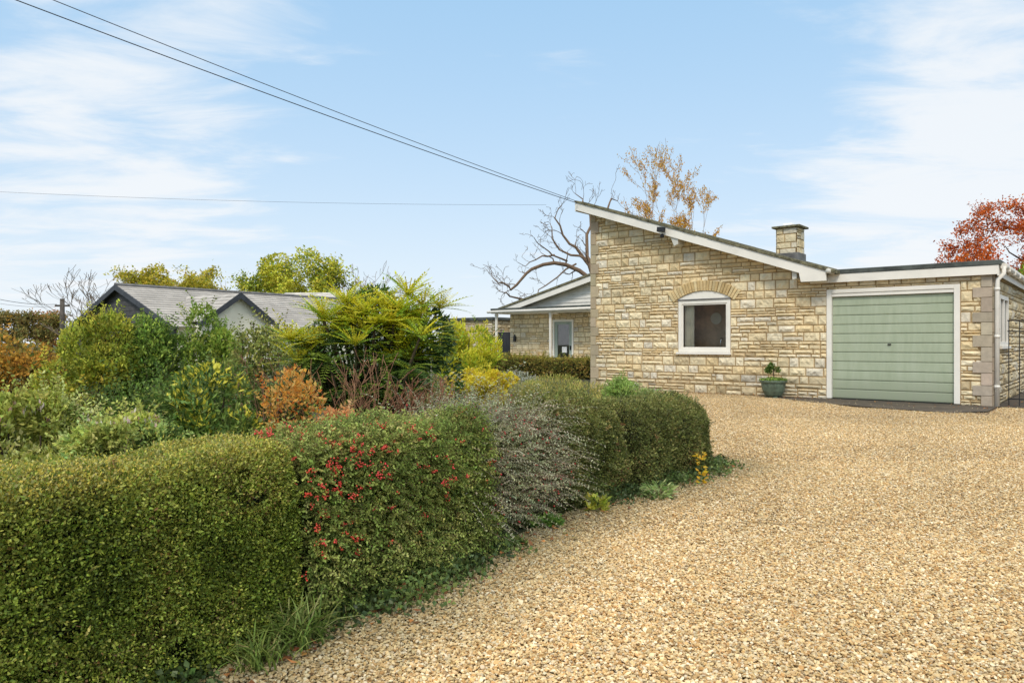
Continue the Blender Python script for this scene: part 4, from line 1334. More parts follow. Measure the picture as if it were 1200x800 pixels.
def sec3():
    base = (0.25, 4.7, 0)
    t = thing('silver_hedge', 'silvery grey cotoneaster hedge with arching bare-looking shoots and red berries', 'hedge', base)
    cl = Cloud(); pal = [((110, 118, 82), 1.7), ((140, 144, 112), 2), ((176, 174, 148), 1.2), ((98, 94, 64), 1), ((136, 98, 82), .4)]
    n = 30000
    P, N, kz = hedge_points(S3, 0.38, 0.69, 2.8, n, 0.05, (0.2, 0.2), 22, t_rng=(0, .8))
    dep = rng.random(n) * .10
    P2 = P - N * (dep + .04)[:, None]
    C = pick([((82, 88, 50), 1), ((106, 108, 70), 1), ((134, 132, 98), .7)], n) * (0.5 + .6 * vnoise(P2, 18, 24))[:, None]
    cl.leaves(P2, N * .5 + rnd(n), 0.015, 0.009, C, .2)
    m = 1300
    P, N, kz = hedge_points(S3, 0.38, 0.69, 2.8, m, 0.04, (0.2, 0.2), 22, t_rng=(0.05, .75))
    P = P - N * .05
    h_ = m // 3
    ends = np.concatenate([spray_leaves(cl, P[:h_], N[:h_], h_, 0.0125, 0.0075, pal, 9, 0.13, .5, 25, dirbias=(.1, -.1, .3), stemcol=(.12, .09, .07)),
        spray_leaves(cl, P[h_:2 * h_], N[h_:2 * h_], h_, 0.0125, 0.0075, pal, 13, 0.34, .9, 26, dirbias=(.35, -.3, .4), stemcol=(.16, .13, .1), r=.0015),
        spray_leaves(cl, P[2 * h_:], N[2 * h_:], m - 2 * h_, 0.011, 0.0065, pal, 12, 0.22, .7, 27, dirbias=(.1, -.3, .3), stemcol=(.18, .12, .1), r=.0016)])
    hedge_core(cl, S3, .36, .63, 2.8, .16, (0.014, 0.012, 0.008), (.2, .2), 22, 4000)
    cl.build('foliage', M['leaf'], t, base)
    b = Cloud(); k = 420
    i = rng.choice(m, k, replace=False)
    pts = P[i] * .55 + ends[i] * .45 + rng.normal(0, .012, (k, 3))
    b.blobs(pts, rng.uniform(.0045, .0065, k), s2l((176, 40, 44)) * rng.uniform(.6, 1.2, (k, 1)))
    tag(b.build('berry_clusters', M['berry'], t, base, smooth=True), kind='stuff')


sec3()
PALB = [((66, 74, 36), 1.5), ((86, 94, 48), 2), ((108, 112, 60), 1.4), ((138, 130, 78), .7), ((114, 86, 56), .5)]
TOPB = [((130, 132, 70), 1), ((112, 114, 64), 1), ((150, 140, 84), .6)]
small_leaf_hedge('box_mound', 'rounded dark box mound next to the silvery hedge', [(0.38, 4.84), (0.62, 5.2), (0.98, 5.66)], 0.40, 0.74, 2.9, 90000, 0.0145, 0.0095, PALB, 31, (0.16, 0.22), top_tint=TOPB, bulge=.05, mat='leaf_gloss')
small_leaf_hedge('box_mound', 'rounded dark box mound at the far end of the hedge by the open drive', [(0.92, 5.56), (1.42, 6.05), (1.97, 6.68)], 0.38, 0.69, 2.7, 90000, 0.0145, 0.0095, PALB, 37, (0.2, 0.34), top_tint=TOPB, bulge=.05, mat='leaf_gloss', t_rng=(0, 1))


# grass tufts and low plants along the foot of the hedge
def tuft(x, y, n, ln, lb, pal, w=0.0075):
    spreadr = 0.2 * ln
    t = thing('grass_tuft', lb, 'grass tuft', (x, y, 0), group='plants at the foot of the hedge')
    cl = Cloud()
    a = rng.uniform(0, 6.28, n)
    P = np.stack([x + rng.normal(0, spreadr, n), y + rng.normal(0, spreadr, n), np.full(n, 0.005)], 1)
    out = np.stack([np.cos(a), np.sin(a), np.zeros(n)], 1)
    C = pick(pal, n)
    L_ = ln * rng.uniform(.5, 1.2, n)
    lean = rng.uniform(.35, 1.25, n)
    prev = P
    S = np.stack([-np.sin(a), np.cos(a), 0 * a], 1)
    ws = [1, .95, .8, .55, .05]
    rings = []
    for k in range(5):
        f = k / 4
        ctr = P + out * (L_ * lean * f ** 1.4)[:, None] * .75
        ctr[:, 2] = .005 + L_ * (f - (lean * .62) * f ** 2.2)
        rings.append((ctr - S * w * ws[k] / 2, ctr + S * w * ws[k] / 2))
    V = np.stack([x_ for pr_ in rings for x_ in pr_], 1).reshape(-1, 3)
    b = np.arange(n)[:, None] * 10
    T = np.concatenate([b + np.array(q) for k in range(4) for q in ((2 * k, 2 * k + 1, 2 * k + 3), (2 * k, 2 * k + 3, 2 * k + 2))])
    cl.add(V, T, np.repeat(C, 10, 0))
    cl.build('blades', M['leaf'], t, (x, y, 0))


PG = [((84, 104, 44), 1), ((112, 132, 62), 1.5), ((140, 156, 84), 1), ((166, 164, 108), .4)]
for px, py, n, ln, lb in ((348, 757, 210, .25, 'largest green grass tuft at the foot of the hedge near the front'),
                          (395, 722, 110, .17, 'green grass tuft just behind the largest tuft at the hedge foot'),
                          (306, 783, 120, .19, 'grass tuft at the hedge foot nearest the bottom edge'),
                          (455, 688, 70, .11, 'small grass tuft below the red berry clusters'),
                          (612, 618, 140, .10, 'small grass tuft under the silvery hedge')):
    q = at(px, py, 0); Yg = H * F / (py - HY)
    tuft((px - 600) / F * Yg, Yg, n, ln, lb, PG)


def low_plants():
    cl = Cloud()
    fr = np.array(FRONT[1:])
    n = 9500
    seg = np.linalg.norm(fr[1:] - fr[:-1], axis=1); cum = np.concatenate([[0], np.cumsum(seg)])
    s = rng.random(n) * cum[-1]
    X = np.interp(s, cum, fr[:, 0]); Y = np.interp(s, cum, fr[:, 1])
    P = np.stack([X, Y, 0 * X], 1)
    clump = vnoise(P, 3.0, 71)
    keep = clump > 0.38
    P, clump = P[keep], clump[keep]; n = len(P)
    off = np.abs(rng.normal(0, 0.10, n)) * clump * 1.7 - .04
    P[:, 0] += 0.8 * off * -1 * -1 * .9 + .03; P[:, 1] -= .55 * off
    P[:, 2] = 0.014 + rng.random(n) ** 1.5 * .13 * clump * np.clip(1 - off * 3, .25, 1)
    C = pick([((52, 66, 38), 1.5), ((72, 88, 48), 1.5), ((100, 116, 62), 1), ((120, 84, 58), .3)], n, P, 4, 72, .5)
    cl.leaves(P, rnd(n) * .8 + np.array([.3, -.3, .35]), 0.03 * rng.uniform(.4, 1.3, n), 0.022 * rng.uniform(.6, 1.2, n), C, .12)
    tag(cl.build('ivy_ground_cover', M['leaf_gloss']), 'dark ivy and weeds creeping along the foot of the hedge', 'ground cover', kind='stuff')


low_plants()


def weed(px, py, r, h, n, pal, lb, name='low_weed', Lf=.06, Wf=.03):
    Y = H * F / (py - HY); x = (px - 600) / F * Y
    t = thing(name, lb, 'plant', (x, Y, 0), group='plants at the foot of the hedge')
    cl = Cloud()
    a = rng.uniform(0, 6.28, n); rr = r * np.sqrt(rng.random(n)) * .6
    P = np.stack([x + rr * np.cos(a), Y + rr * np.sin(a), rng.random(n) * h], 1)
    D = np.stack([np.cos(a), np.sin(a), rng.uniform(-.1, .9, n)], 1) + rnd(n) * .4
    cl.leaves(P, D, Lf * rng.uniform(.6, 1.3, n), Wf * rng.uniform(.7, 1.2, n), pick(pal, n), .15)
    cl.build('foliage', M['leaf'], t, (x, Y, 0))


weed(772, 584, .16, .10, 240, [((120, 140, 84), 1), ((150, 164, 110), 1), ((92, 112, 60), 1)], 'pale green leafy weed at the foot of the box mound on the gravel edge', Lf=.055, Wf=.02)
weed(700, 600, .10, .10, 120, [((150, 150, 60), 1), ((110, 120, 50), 1)], 'yellowish weed between the silvery hedge and box mound', Lf=.05)
weed(640, 618, .12, .07, 150, [((74, 104, 44), 1), ((104, 128, 58), 1)], 'bright green weed below the arching silvery shoots', Lf=.05)
weed(822, 568, .05, .26, 60, [((214, 176, 50), 1), ((190, 160, 60), 1)], 'upright yellow-leaved shoot against the last box mound', name='yellow_shoot', Lf=.045, Wf=.022)


def litter():
    cl = Cloud()
    n1 = 260
    U = rng.uniform(2.6, 5.6, n1); V = -0.1 - np.abs(rng.normal(0, .13, n1))
    P = np.array([tuple(hl(u, v, .035)) for u, v in zip(U, V)])
    U = rng.uniform(5.6, 11, 90); V = -0.1 - rng.random(90) * 1.0
    P = np.concatenate([P, np.array([tuple(hl(u, v, .045)) for u, v in zip(U, V)])])
    U = rng.uniform(8.9, 11.2, 260); V = rng.uniform(.1, 5, 260)
    P = np.concatenate([P, np.array([tuple(hl(u, v, .03)) for u, v in zip(U, V)])])
    fr = np.array(FRONT[2:]); i = rng.integers(0, len(fr) - 1, 170); f = rng.random((170, 1))
    Q = fr[i] * (1 - f) + fr[i + 1] * f; off = np.abs(rng.normal(.10, .12, (170, 1)))
    Q = Q + off * np.array([[.8, -.55]])
    P = np.concatenate([P, np.concatenate([Q, np.full((170, 1), .03)], 1)])
    n = len(P)
    D = rnd(n); D[:, 2] *= .25; S = np.cross(unit(D), np.array([0, 0, 1.0])) + rnd(n) * .25
    cl.leaves(P, D, .043 * rng.uniform(.45, 1.2, n), .027 * rng.uniform(.6, 1.2, n), pick([((132, 88, 52), 1), ((112, 74, 48), 1.2), ((158, 112, 66), .8), ((84, 62, 42), 1), ((116, 104, 62), .6)], n), .2, S=unit(S))
    tag(cl.build('fallen_leaves', M['leaf_dry']), 'brown and orange fallen leaves strewn along the wall and hedge', 'fallen leaves', kind='stuff')


litter()

# ================================================================== GARDEN PLANTS BEHIND THE HEDGE
G = lambda px, py, Y: tuple(at(px, py, Y))


def ell(px0, px1, py0, py1, Y, dz=None):
    c = at((px0 + px1) / 2, (py0 + py1) / 2, Y)
    return (c.x, c.y, c.z), ((px1 - px0) / 2 / F * Y, (dz or (px1 - px0) / 2 / F * Y), (py1 - py0) / 2 / F * Y)


def fuchsia_flowers(cl, P, D, dep):
    i = rng.choice(len(P), 420, replace=False)
    Q = P[i] + D[i] * .03
    Q = Q[Q[:, 2] > .62]
    for k in range(3):
        cl.leaves(Q + rng.normal(0, .012, Q.shape), np.tile([0, 0, -1.0], (len(Q), 1)) + rnd(len(Q)) * .35, .05, .018, pick([((232, 206, 192), 1.2), ((240, 226, 212), 1.2), ((210, 150, 146), .4)], len(Q)), .2)


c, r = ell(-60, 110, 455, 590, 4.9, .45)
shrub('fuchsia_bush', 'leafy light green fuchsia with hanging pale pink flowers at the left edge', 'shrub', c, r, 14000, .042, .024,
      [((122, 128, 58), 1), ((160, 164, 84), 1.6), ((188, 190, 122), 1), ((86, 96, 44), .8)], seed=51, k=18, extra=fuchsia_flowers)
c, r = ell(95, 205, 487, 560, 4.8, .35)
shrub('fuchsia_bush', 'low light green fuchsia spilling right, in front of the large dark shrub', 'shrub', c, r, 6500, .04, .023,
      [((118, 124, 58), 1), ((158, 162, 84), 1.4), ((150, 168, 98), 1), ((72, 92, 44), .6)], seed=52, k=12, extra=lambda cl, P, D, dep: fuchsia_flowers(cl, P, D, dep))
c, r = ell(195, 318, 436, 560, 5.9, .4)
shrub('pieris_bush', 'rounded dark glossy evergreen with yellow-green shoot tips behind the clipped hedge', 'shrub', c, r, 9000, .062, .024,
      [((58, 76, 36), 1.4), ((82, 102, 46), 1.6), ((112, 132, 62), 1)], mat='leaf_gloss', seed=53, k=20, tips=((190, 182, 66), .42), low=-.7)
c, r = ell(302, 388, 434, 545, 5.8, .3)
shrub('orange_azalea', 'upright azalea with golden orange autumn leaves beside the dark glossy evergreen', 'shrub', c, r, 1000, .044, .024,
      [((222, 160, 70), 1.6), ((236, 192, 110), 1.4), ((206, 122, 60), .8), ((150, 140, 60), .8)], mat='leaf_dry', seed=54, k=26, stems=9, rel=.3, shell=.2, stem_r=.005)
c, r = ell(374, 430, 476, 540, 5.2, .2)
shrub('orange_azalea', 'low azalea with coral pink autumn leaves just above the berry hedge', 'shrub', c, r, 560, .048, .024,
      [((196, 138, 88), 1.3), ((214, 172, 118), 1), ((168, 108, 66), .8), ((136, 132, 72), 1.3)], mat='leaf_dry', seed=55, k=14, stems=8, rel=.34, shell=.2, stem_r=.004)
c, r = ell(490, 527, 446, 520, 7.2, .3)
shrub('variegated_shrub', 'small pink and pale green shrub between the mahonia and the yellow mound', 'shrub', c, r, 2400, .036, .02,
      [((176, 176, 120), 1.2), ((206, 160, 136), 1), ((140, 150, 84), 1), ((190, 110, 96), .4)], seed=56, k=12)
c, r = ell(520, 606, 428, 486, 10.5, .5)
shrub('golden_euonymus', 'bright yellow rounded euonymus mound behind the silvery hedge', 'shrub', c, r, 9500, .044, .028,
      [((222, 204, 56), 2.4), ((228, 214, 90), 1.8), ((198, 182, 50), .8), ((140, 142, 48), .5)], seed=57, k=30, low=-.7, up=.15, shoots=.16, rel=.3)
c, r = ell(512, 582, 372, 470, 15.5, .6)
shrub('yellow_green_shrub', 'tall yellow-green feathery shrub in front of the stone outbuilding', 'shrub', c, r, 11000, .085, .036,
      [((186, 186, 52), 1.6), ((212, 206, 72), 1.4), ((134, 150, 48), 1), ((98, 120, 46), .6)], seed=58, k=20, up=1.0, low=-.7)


# bare red-brown twiggy shrubs in front of the mahonia
def twig_shrub(name, px, py, Y, h, n, col, lb, width=.5):
    b = at(px, py, Y); base = (b.x, b.y, 0)
    t = thing(name, lb, 'shrub', base)
    cl, tips = Cloud(), []
    for i in range(n):
        a = rng.uniform(0, 6.28); sp = rng.uniform(.1, width)
        grow(cl, (b.x + .12 * math.cos(a), b.y + .12 * math.sin(a), 0.02), (math.cos(a) * sp, math.sin(a) * sp, 1), h * rng.uniform(.45, .62), .008, 2, tips, .12, .04, (2, 3), .65, .5, col, 4, 4, .0022)
    cl.build('branches', M['bark'], t, base)


twig_shrub('twiggy_shrub', 415, 470, 6.2, 1.05, 17, s2l((150, 112, 86)), 'leafless pinkish brown twiggy shrub left in front of the mahonia', .45)
twig_shrub('twiggy_shrub', 322, 450, 7.6, 1.15, 13, s2l((146, 110, 88)), 'leafless brown twiggy shrub between the orange azalea and the cream gable', .4)
twig_shrub('twiggy_shrub', 482, 480, 6.3, .88, 20, s2l((150, 104, 80)), 'leafless reddish twiggy shrub right in front of the mahonia', .5)


# mahonia
def mahonia():
    cx, cy = at(440, 400, 7.6).x, 7.6
    base = (cx, cy, 0)
    t = thing('mahonia', 'large mahonia with spiky pinnate leaves and upright yellow flower spikes', 'shrub', base)
    lf, fl, st = Cloud(), Cloud(), Cloud()
    heads = []
    for px, py, Y, br in ((392, 372, 7.2, 1), (440, 362, 7.3, 1), (486, 340, 7.5, 1), (506, 352, 7.5, .8), (470, 372, 7.1, .6), (430, 398, 6.9, 1), (420, 355, 7.8, .7), (500, 385, 7.0, .55),
                          (460, 345, 7.9, .7), (502, 400, 7.2, .4), (372, 398, 7.3, .6), (455, 418, 6.9, .3), (490, 425, 6.9, .2), (498, 430, 7.1, .2), (400, 420, 7.0, .35), (470, 450, 6.9, .1), (492, 462, 7.0, .1), (440, 455, 6.95, .1),
                          (495, 365, 7.9, .6), (450, 385, 7.6, .5), (410, 390, 7.7, .5), (518, 380, 7.7, .4), (380, 430, 7.2, .3), (525, 355, 7.8, .6)):
        heads.append((np.array(at(px - 12, py + 6, Y)) + rng.normal(0, .02, 3), br))
    for _ in range(66):
        d_ = rnd(1)[0]; d_[1] = -abs(d_[1]) * .9; d_[2] = d_[2] * .95 - .05
        d_ = unit(d_) * rng.uniform(.62, .92)
        if d_[0] > .4 and d_[2] < .15: d_[0] *= .72
        heads.append((np.array(at(432, 418, 7.5)) + d_ * np.array([.90, .55, .66]), rng.uniform(.55, 1) if d_[2] > -.12 and rng.random() < .6 + d_[2] * .4 else rng.uniform(.1, .5)))
    for hp, br in heads:
        b0 = np.array([cx + rng.normal(0, .15), cy + rng.normal(0, .15), 0])
        mid = b0 * .4 + hp * .6 + np.array([0, 0, -.1])
        hp[2] = max(hp[2], .12)
        st.tube([b0, b0 * .7 + mid * .3, mid, hp * .75 + mid * .25, hp], [.02, .018, .015, .013, .01], 6, (0.11, 0.08, 0.05))
        nl = rng.integers(13, 18)
        for i in range(nl):
            a = i * 2.4 + rng.uniform(-.2, .2)
            el = rng.uniform(.05, 1.0) if br > .5 else rng.uniform(-.25, .7)
            d = np.array([math.cos(a) * math.cos(el), math.sin(a) * math.cos(el), math.sin(el)])
            ln = rng.uniform(.26, .40)
            S = unit(np.cross(d, np.array([0, 0, 1.0])))
            npair = 8
            cc = s2l([(206, 198, 54), (176, 182, 54), (124, 150, 52)][rng.choice(3, p=[.45, .35, .2])]) if br > .5 else s2l([(100, 124, 50), (70, 94, 50), (128, 146, 58)][rng.integers(0, 3)])
            pts = []
            for k in range(npair + 2):
                f = k / (npair + 1)
                pts.append(hp + d * ln * f + np.array([0, 0, -.10 * f * f * (1.2 if br < .5 else .5)]))
            pts = np.array(pts)
            lf.tube(pts, np.linspace(.0028, .001, len(pts)), 4, np.array(cc) * .8)
            q = pts[1:-1]; dd = unit(pts[2:] - pts[:-2])
            sz = .062 * np.interp(np.linspace(0, 1, npair), [0, .35, 1], [.7, 1.1, .75])
            for sg in (1, -1):
                D = unit(S[None] * sg * .85 + dd * .55 + np.array([0, 0, .12]))
                up = np.tile([0, 0, 1.0], (npair, 1))
                SS = unit(np.cross(D, up))
                lf.leaves(q, D, sz, sz * .40, np.tile(cc, (npair, 1)) * rng.uniform(.8, 1.2, (npair, 1)), .16, S=SS)
            lf.leaves(pts[-1:], dd[-1:], .06, .022, np.array([cc]), .16, S=S[None])
        if br > .55:
            for i in range(rng.integers(7, 11)):
                a = rng.uniform(0, 6.28); el = rng.uniform(.7, 1.4)
                d = np.array([math.cos(a) * math.cos(el), math.sin(a) * math.cos(el), math.sin(el)])
                ln = rng.uniform(.12, .2); k = 34
                f = rng.random(k)[:, None]
                P = hp + d * ln * f
                fl.blobs(P + rnd(k) * .009 * (1.1 - f), .0055, pick([((226, 206, 60), 1.5), ((200, 190, 50), 1), ((166, 172, 54), .7)], k))
    # dark leafy fill inside the bush
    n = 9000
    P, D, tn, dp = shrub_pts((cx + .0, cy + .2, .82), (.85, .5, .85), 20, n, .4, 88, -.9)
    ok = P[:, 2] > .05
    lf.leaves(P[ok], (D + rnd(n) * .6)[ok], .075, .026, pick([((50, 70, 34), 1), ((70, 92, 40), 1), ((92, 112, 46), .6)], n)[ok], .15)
    lf.build('foliage', M['leaf_gloss'], t, base); fl.build('flower_spikes', M['leaf'], t, base); st.build('stems', M['bark'], t, base)


mahonia()

# back row of shrubs
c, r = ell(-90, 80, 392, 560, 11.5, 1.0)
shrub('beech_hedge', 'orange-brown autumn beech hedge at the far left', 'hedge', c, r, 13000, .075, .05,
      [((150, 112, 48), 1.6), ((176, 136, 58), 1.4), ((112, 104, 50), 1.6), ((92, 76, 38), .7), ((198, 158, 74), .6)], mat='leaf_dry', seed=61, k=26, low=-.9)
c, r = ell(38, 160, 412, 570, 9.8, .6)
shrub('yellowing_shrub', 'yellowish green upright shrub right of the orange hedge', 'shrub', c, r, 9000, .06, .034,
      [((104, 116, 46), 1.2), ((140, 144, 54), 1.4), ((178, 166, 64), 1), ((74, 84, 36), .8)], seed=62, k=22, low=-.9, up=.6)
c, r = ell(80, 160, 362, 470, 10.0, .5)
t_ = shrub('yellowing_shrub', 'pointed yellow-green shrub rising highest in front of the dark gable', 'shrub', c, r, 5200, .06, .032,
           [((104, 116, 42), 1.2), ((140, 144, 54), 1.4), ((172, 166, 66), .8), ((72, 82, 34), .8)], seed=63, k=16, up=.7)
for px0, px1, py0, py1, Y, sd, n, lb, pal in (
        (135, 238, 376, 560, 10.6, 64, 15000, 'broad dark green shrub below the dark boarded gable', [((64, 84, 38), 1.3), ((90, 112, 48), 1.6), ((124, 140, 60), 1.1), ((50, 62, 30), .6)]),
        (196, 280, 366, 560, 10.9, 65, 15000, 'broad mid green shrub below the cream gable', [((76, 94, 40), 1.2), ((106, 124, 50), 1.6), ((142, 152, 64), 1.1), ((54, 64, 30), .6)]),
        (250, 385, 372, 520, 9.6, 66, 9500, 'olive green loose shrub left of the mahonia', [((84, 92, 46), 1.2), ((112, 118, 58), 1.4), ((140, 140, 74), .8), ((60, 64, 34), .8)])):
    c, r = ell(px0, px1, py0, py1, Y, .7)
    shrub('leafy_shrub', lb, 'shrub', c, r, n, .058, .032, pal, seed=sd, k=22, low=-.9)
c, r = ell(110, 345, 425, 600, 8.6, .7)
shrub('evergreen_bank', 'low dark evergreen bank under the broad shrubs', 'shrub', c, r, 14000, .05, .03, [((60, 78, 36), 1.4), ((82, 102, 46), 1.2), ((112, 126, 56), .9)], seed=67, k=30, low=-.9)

# low hedge, lavender and silver plants in front of the porch
hp = [tuple(hl(-7.4, 3.6))[:2], tuple(hl(-4.0, 3.6))[:2], tuple(hl(-0.9, 3.6))[:2]]
small_leaf_hedge('low_hedge', 'low olive clipped hedge in front of the porch', hp, .3, .66, 4.0, 26000, .045, .03,
                 [((92, 98, 46), 1.4), ((124, 120, 56), 1.4), ((150, 126, 66), .9), ((70, 78, 38), 1)], 81, (.2, .2), top_tint=[((168, 158, 76), 1), ((150, 140, 70), 1)], bulge=.05, t_rng=(0, 1))


def wispy(px, py, Y, h, r, n, pal, lb, name='lavender_bush', Lf=.05):
    b = at(px, py, Y); base = (b.x, Y, 0)
    t = thing(name, lb, 'plant', base)
    cl = Cloud()
    a = rng.uniform(0, 6.28, n); rr = np.sqrt(rng.random(n)) * r
    P = np.stack([b.x + rr * np.cos(a), Y + rr * np.sin(a) * .7, rng.random(n) ** .8 * h * (1 - .35 * (rr / r) ** 2)], 1)
    D = np.stack([np.cos(a) * .35, np.sin(a) * .35, np.ones(n)], 1) + rnd(n) * .4
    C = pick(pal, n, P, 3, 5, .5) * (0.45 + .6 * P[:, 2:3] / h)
    cl.leaves(P, D, Lf * rng.uniform(.7, 1.6, n), .011 + 0 * P[:, 0], C, .1)
    cl.build('foliage', M['leaf'], t, base)


PW = [((150, 146, 74), 1.3), ((122, 126, 62), 1.2), ((178, 164, 96), 1), ((96, 104, 54), .8)]
for px, Y, h, rr, lb in ((618, 12.5, .50, .5, 'wispy yellow-green perennials right of the yellow mound'), (650, 13.5, .58, .6, 'wispy yellow-green perennials below the front door'), (688, 12.0, .5, .55, 'wispy yellow-green perennials at the house corner'),
                         (725, 11.0, .40, .55, 'low wispy perennials behind the box mounds at the corner'), (596, 9.6, .26, .5, 'wispy pale perennials at the foot of the yellow mound'), (668, 10.2, .40, .6, 'wispy olive perennials just behind the silvery hedge'), (630, 9.0, .44, .5, 'wispy green perennials nearest behind the silvery hedge')):
    wispy(px, 440, Y, h, rr, 3200, PW, lb)
wispy(606, 436, 16.5, .52, .5, 1600, [((190, 190, 176), 1), ((160, 164, 146), 1)], 'silver-grey leaved plant beside the yellow mound under the porch', name='silver_plant')
c, r = ell(700, 770, 447, 500, 7.6, .35)
shrub('green_shrub', 'small fresh green shrub showing above the two box mounds', 'shrub', c, r, 3500, .04, .016, [((104, 124, 60), 1.2), ((134, 150, 82), 1), ((80, 96, 46), 1)], seed=91, k=14, up=.8)
c, r = ell(745, 800, 452, 500, 7.4, .35)
shrub('green_shrub', 'low greyish green shrub peeping over the last box mound', 'shrub', c, r, 2600, .035, .013, [((110, 122, 72), 1.2), ((136, 142, 92), 1), ((84, 94, 52), 1)], seed=92, k=12, up=.8)

# ================================================================== TREES
tb = lambda px, Y: tuple(Vector(((px - 600) / F * Y, Y, 0)))
PA = [((150, 152, 48), 1.3), ((178, 172, 60), 1.2), ((116, 128, 46), 1.2), ((90, 104, 42), .7)]
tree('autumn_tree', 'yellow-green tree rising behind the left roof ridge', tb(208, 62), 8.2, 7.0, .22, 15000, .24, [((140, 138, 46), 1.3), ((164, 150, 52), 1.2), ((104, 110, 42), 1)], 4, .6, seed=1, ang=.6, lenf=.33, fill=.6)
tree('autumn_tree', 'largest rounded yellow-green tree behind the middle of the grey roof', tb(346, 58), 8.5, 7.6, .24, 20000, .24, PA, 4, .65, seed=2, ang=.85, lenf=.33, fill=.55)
tree('bare_tree', 'leafless thin tree behind the small pole at the left', tb(98, 40), 5.4, 3.4, .06, 160, .08, [((150, 120, 60), 1), ((120, 100, 50), 1)], 5, .2, seed=3, ratio=.8, ang=.38, wob=.10, up=.12, lenf=.32, bark=s2l((128, 116, 102)), rmin=.006)
tree('bare_tree', 'leafless spreading tree between the yellow tree and the mahonia', tb(432, 58), 7.9, 4.4, .16, 0, .1, PA, 5, .2, seed=4, ratio=.8, ang=.8, wob=.2, lenf=.30, bark=s2l((138, 122, 106)), rmin=.014)
tree('bare_tree', 'small twiggy sapling behind the cream gable roof', tb(268, 62), 6.6, 3.0, .06, 0, .1, PA, 3, .2, seed=5, ang=.6, lenf=.36, bark=s2l((138, 126, 110)), rmin=.012)
tree('distant_tree', 'brownish green round tree far off at the left edge', tb(28, 52), 3.6, 4.4, .16, 9000, .2, [((120, 104, 56), 1.4), ((98, 96, 52), 1.2), ((140, 112, 62), .8)], 4, .5, seed=6, ang=.9, lenf=.3)
tree('distant_tree', 'rusty red-brown small tree behind the utility pole', tb(62, 56), 3.9, 3.0, .14, 6000, .2, [((150, 100, 56), 1.2), ((170, 110, 60), 1), ((120, 96, 56), .8)], 4, .5, seed=7, ang=.9, lenf=.3)
tree('distant_tree', 'olive tree beyond the left end of the neighbouring bungalow', tb(112, 58), 3.3, 4.0, .14, 6000, .2, [((104, 108, 54), 1.2), ((128, 124, 62), 1)], 4, .5, seed=8, ang=.9, lenf=.3)
tree('silver_birch', 'tall sparse birch with hanging golden leaves behind the stone roof', tb(788, 44), 14.2, 4.2, .15, 9000, .115, [((200, 152, 60), 1.6), ((214, 172, 84), 1.2), ((168, 122, 56), .8)], 5, .2, mat='leaf_dry', seed=14, ang=.42, wob=.11, up=.09, lenf=.30, bark=s2l((138, 112, 88)), droop=1.6, ratio=.68, rmin=.006, maxdepth_leaf=1, shade=.75)
tree('copper_beech', 'copper red autumn beech rising behind the garage at the right', tb(1268, 30), 8.0, 9.4, .28, 52000, .12, [((160, 78, 34), 1.4), ((190, 96, 38), 1.6), ((120, 60, 34), 1), ((212, 126, 56), .7)], 5, .38, mat='leaf_dry', seed=10, ang=.95, lenf=.28, bark=s2l((70, 54, 46)), up=.0, maxdepth_leaf=2, fill=.35)
c, r = ell(1178, 1235, 306, 420, 24, .9)
shrub('green_tree_shrub', 'bright green bushy shrub below the copper tree at the right edge', 'shrub', c, r, 6000, .13, .07, [((104, 124, 44), 1.2), ((136, 148, 58), 1), ((80, 98, 40), 1)], seed=95, k=20, low=-.9)


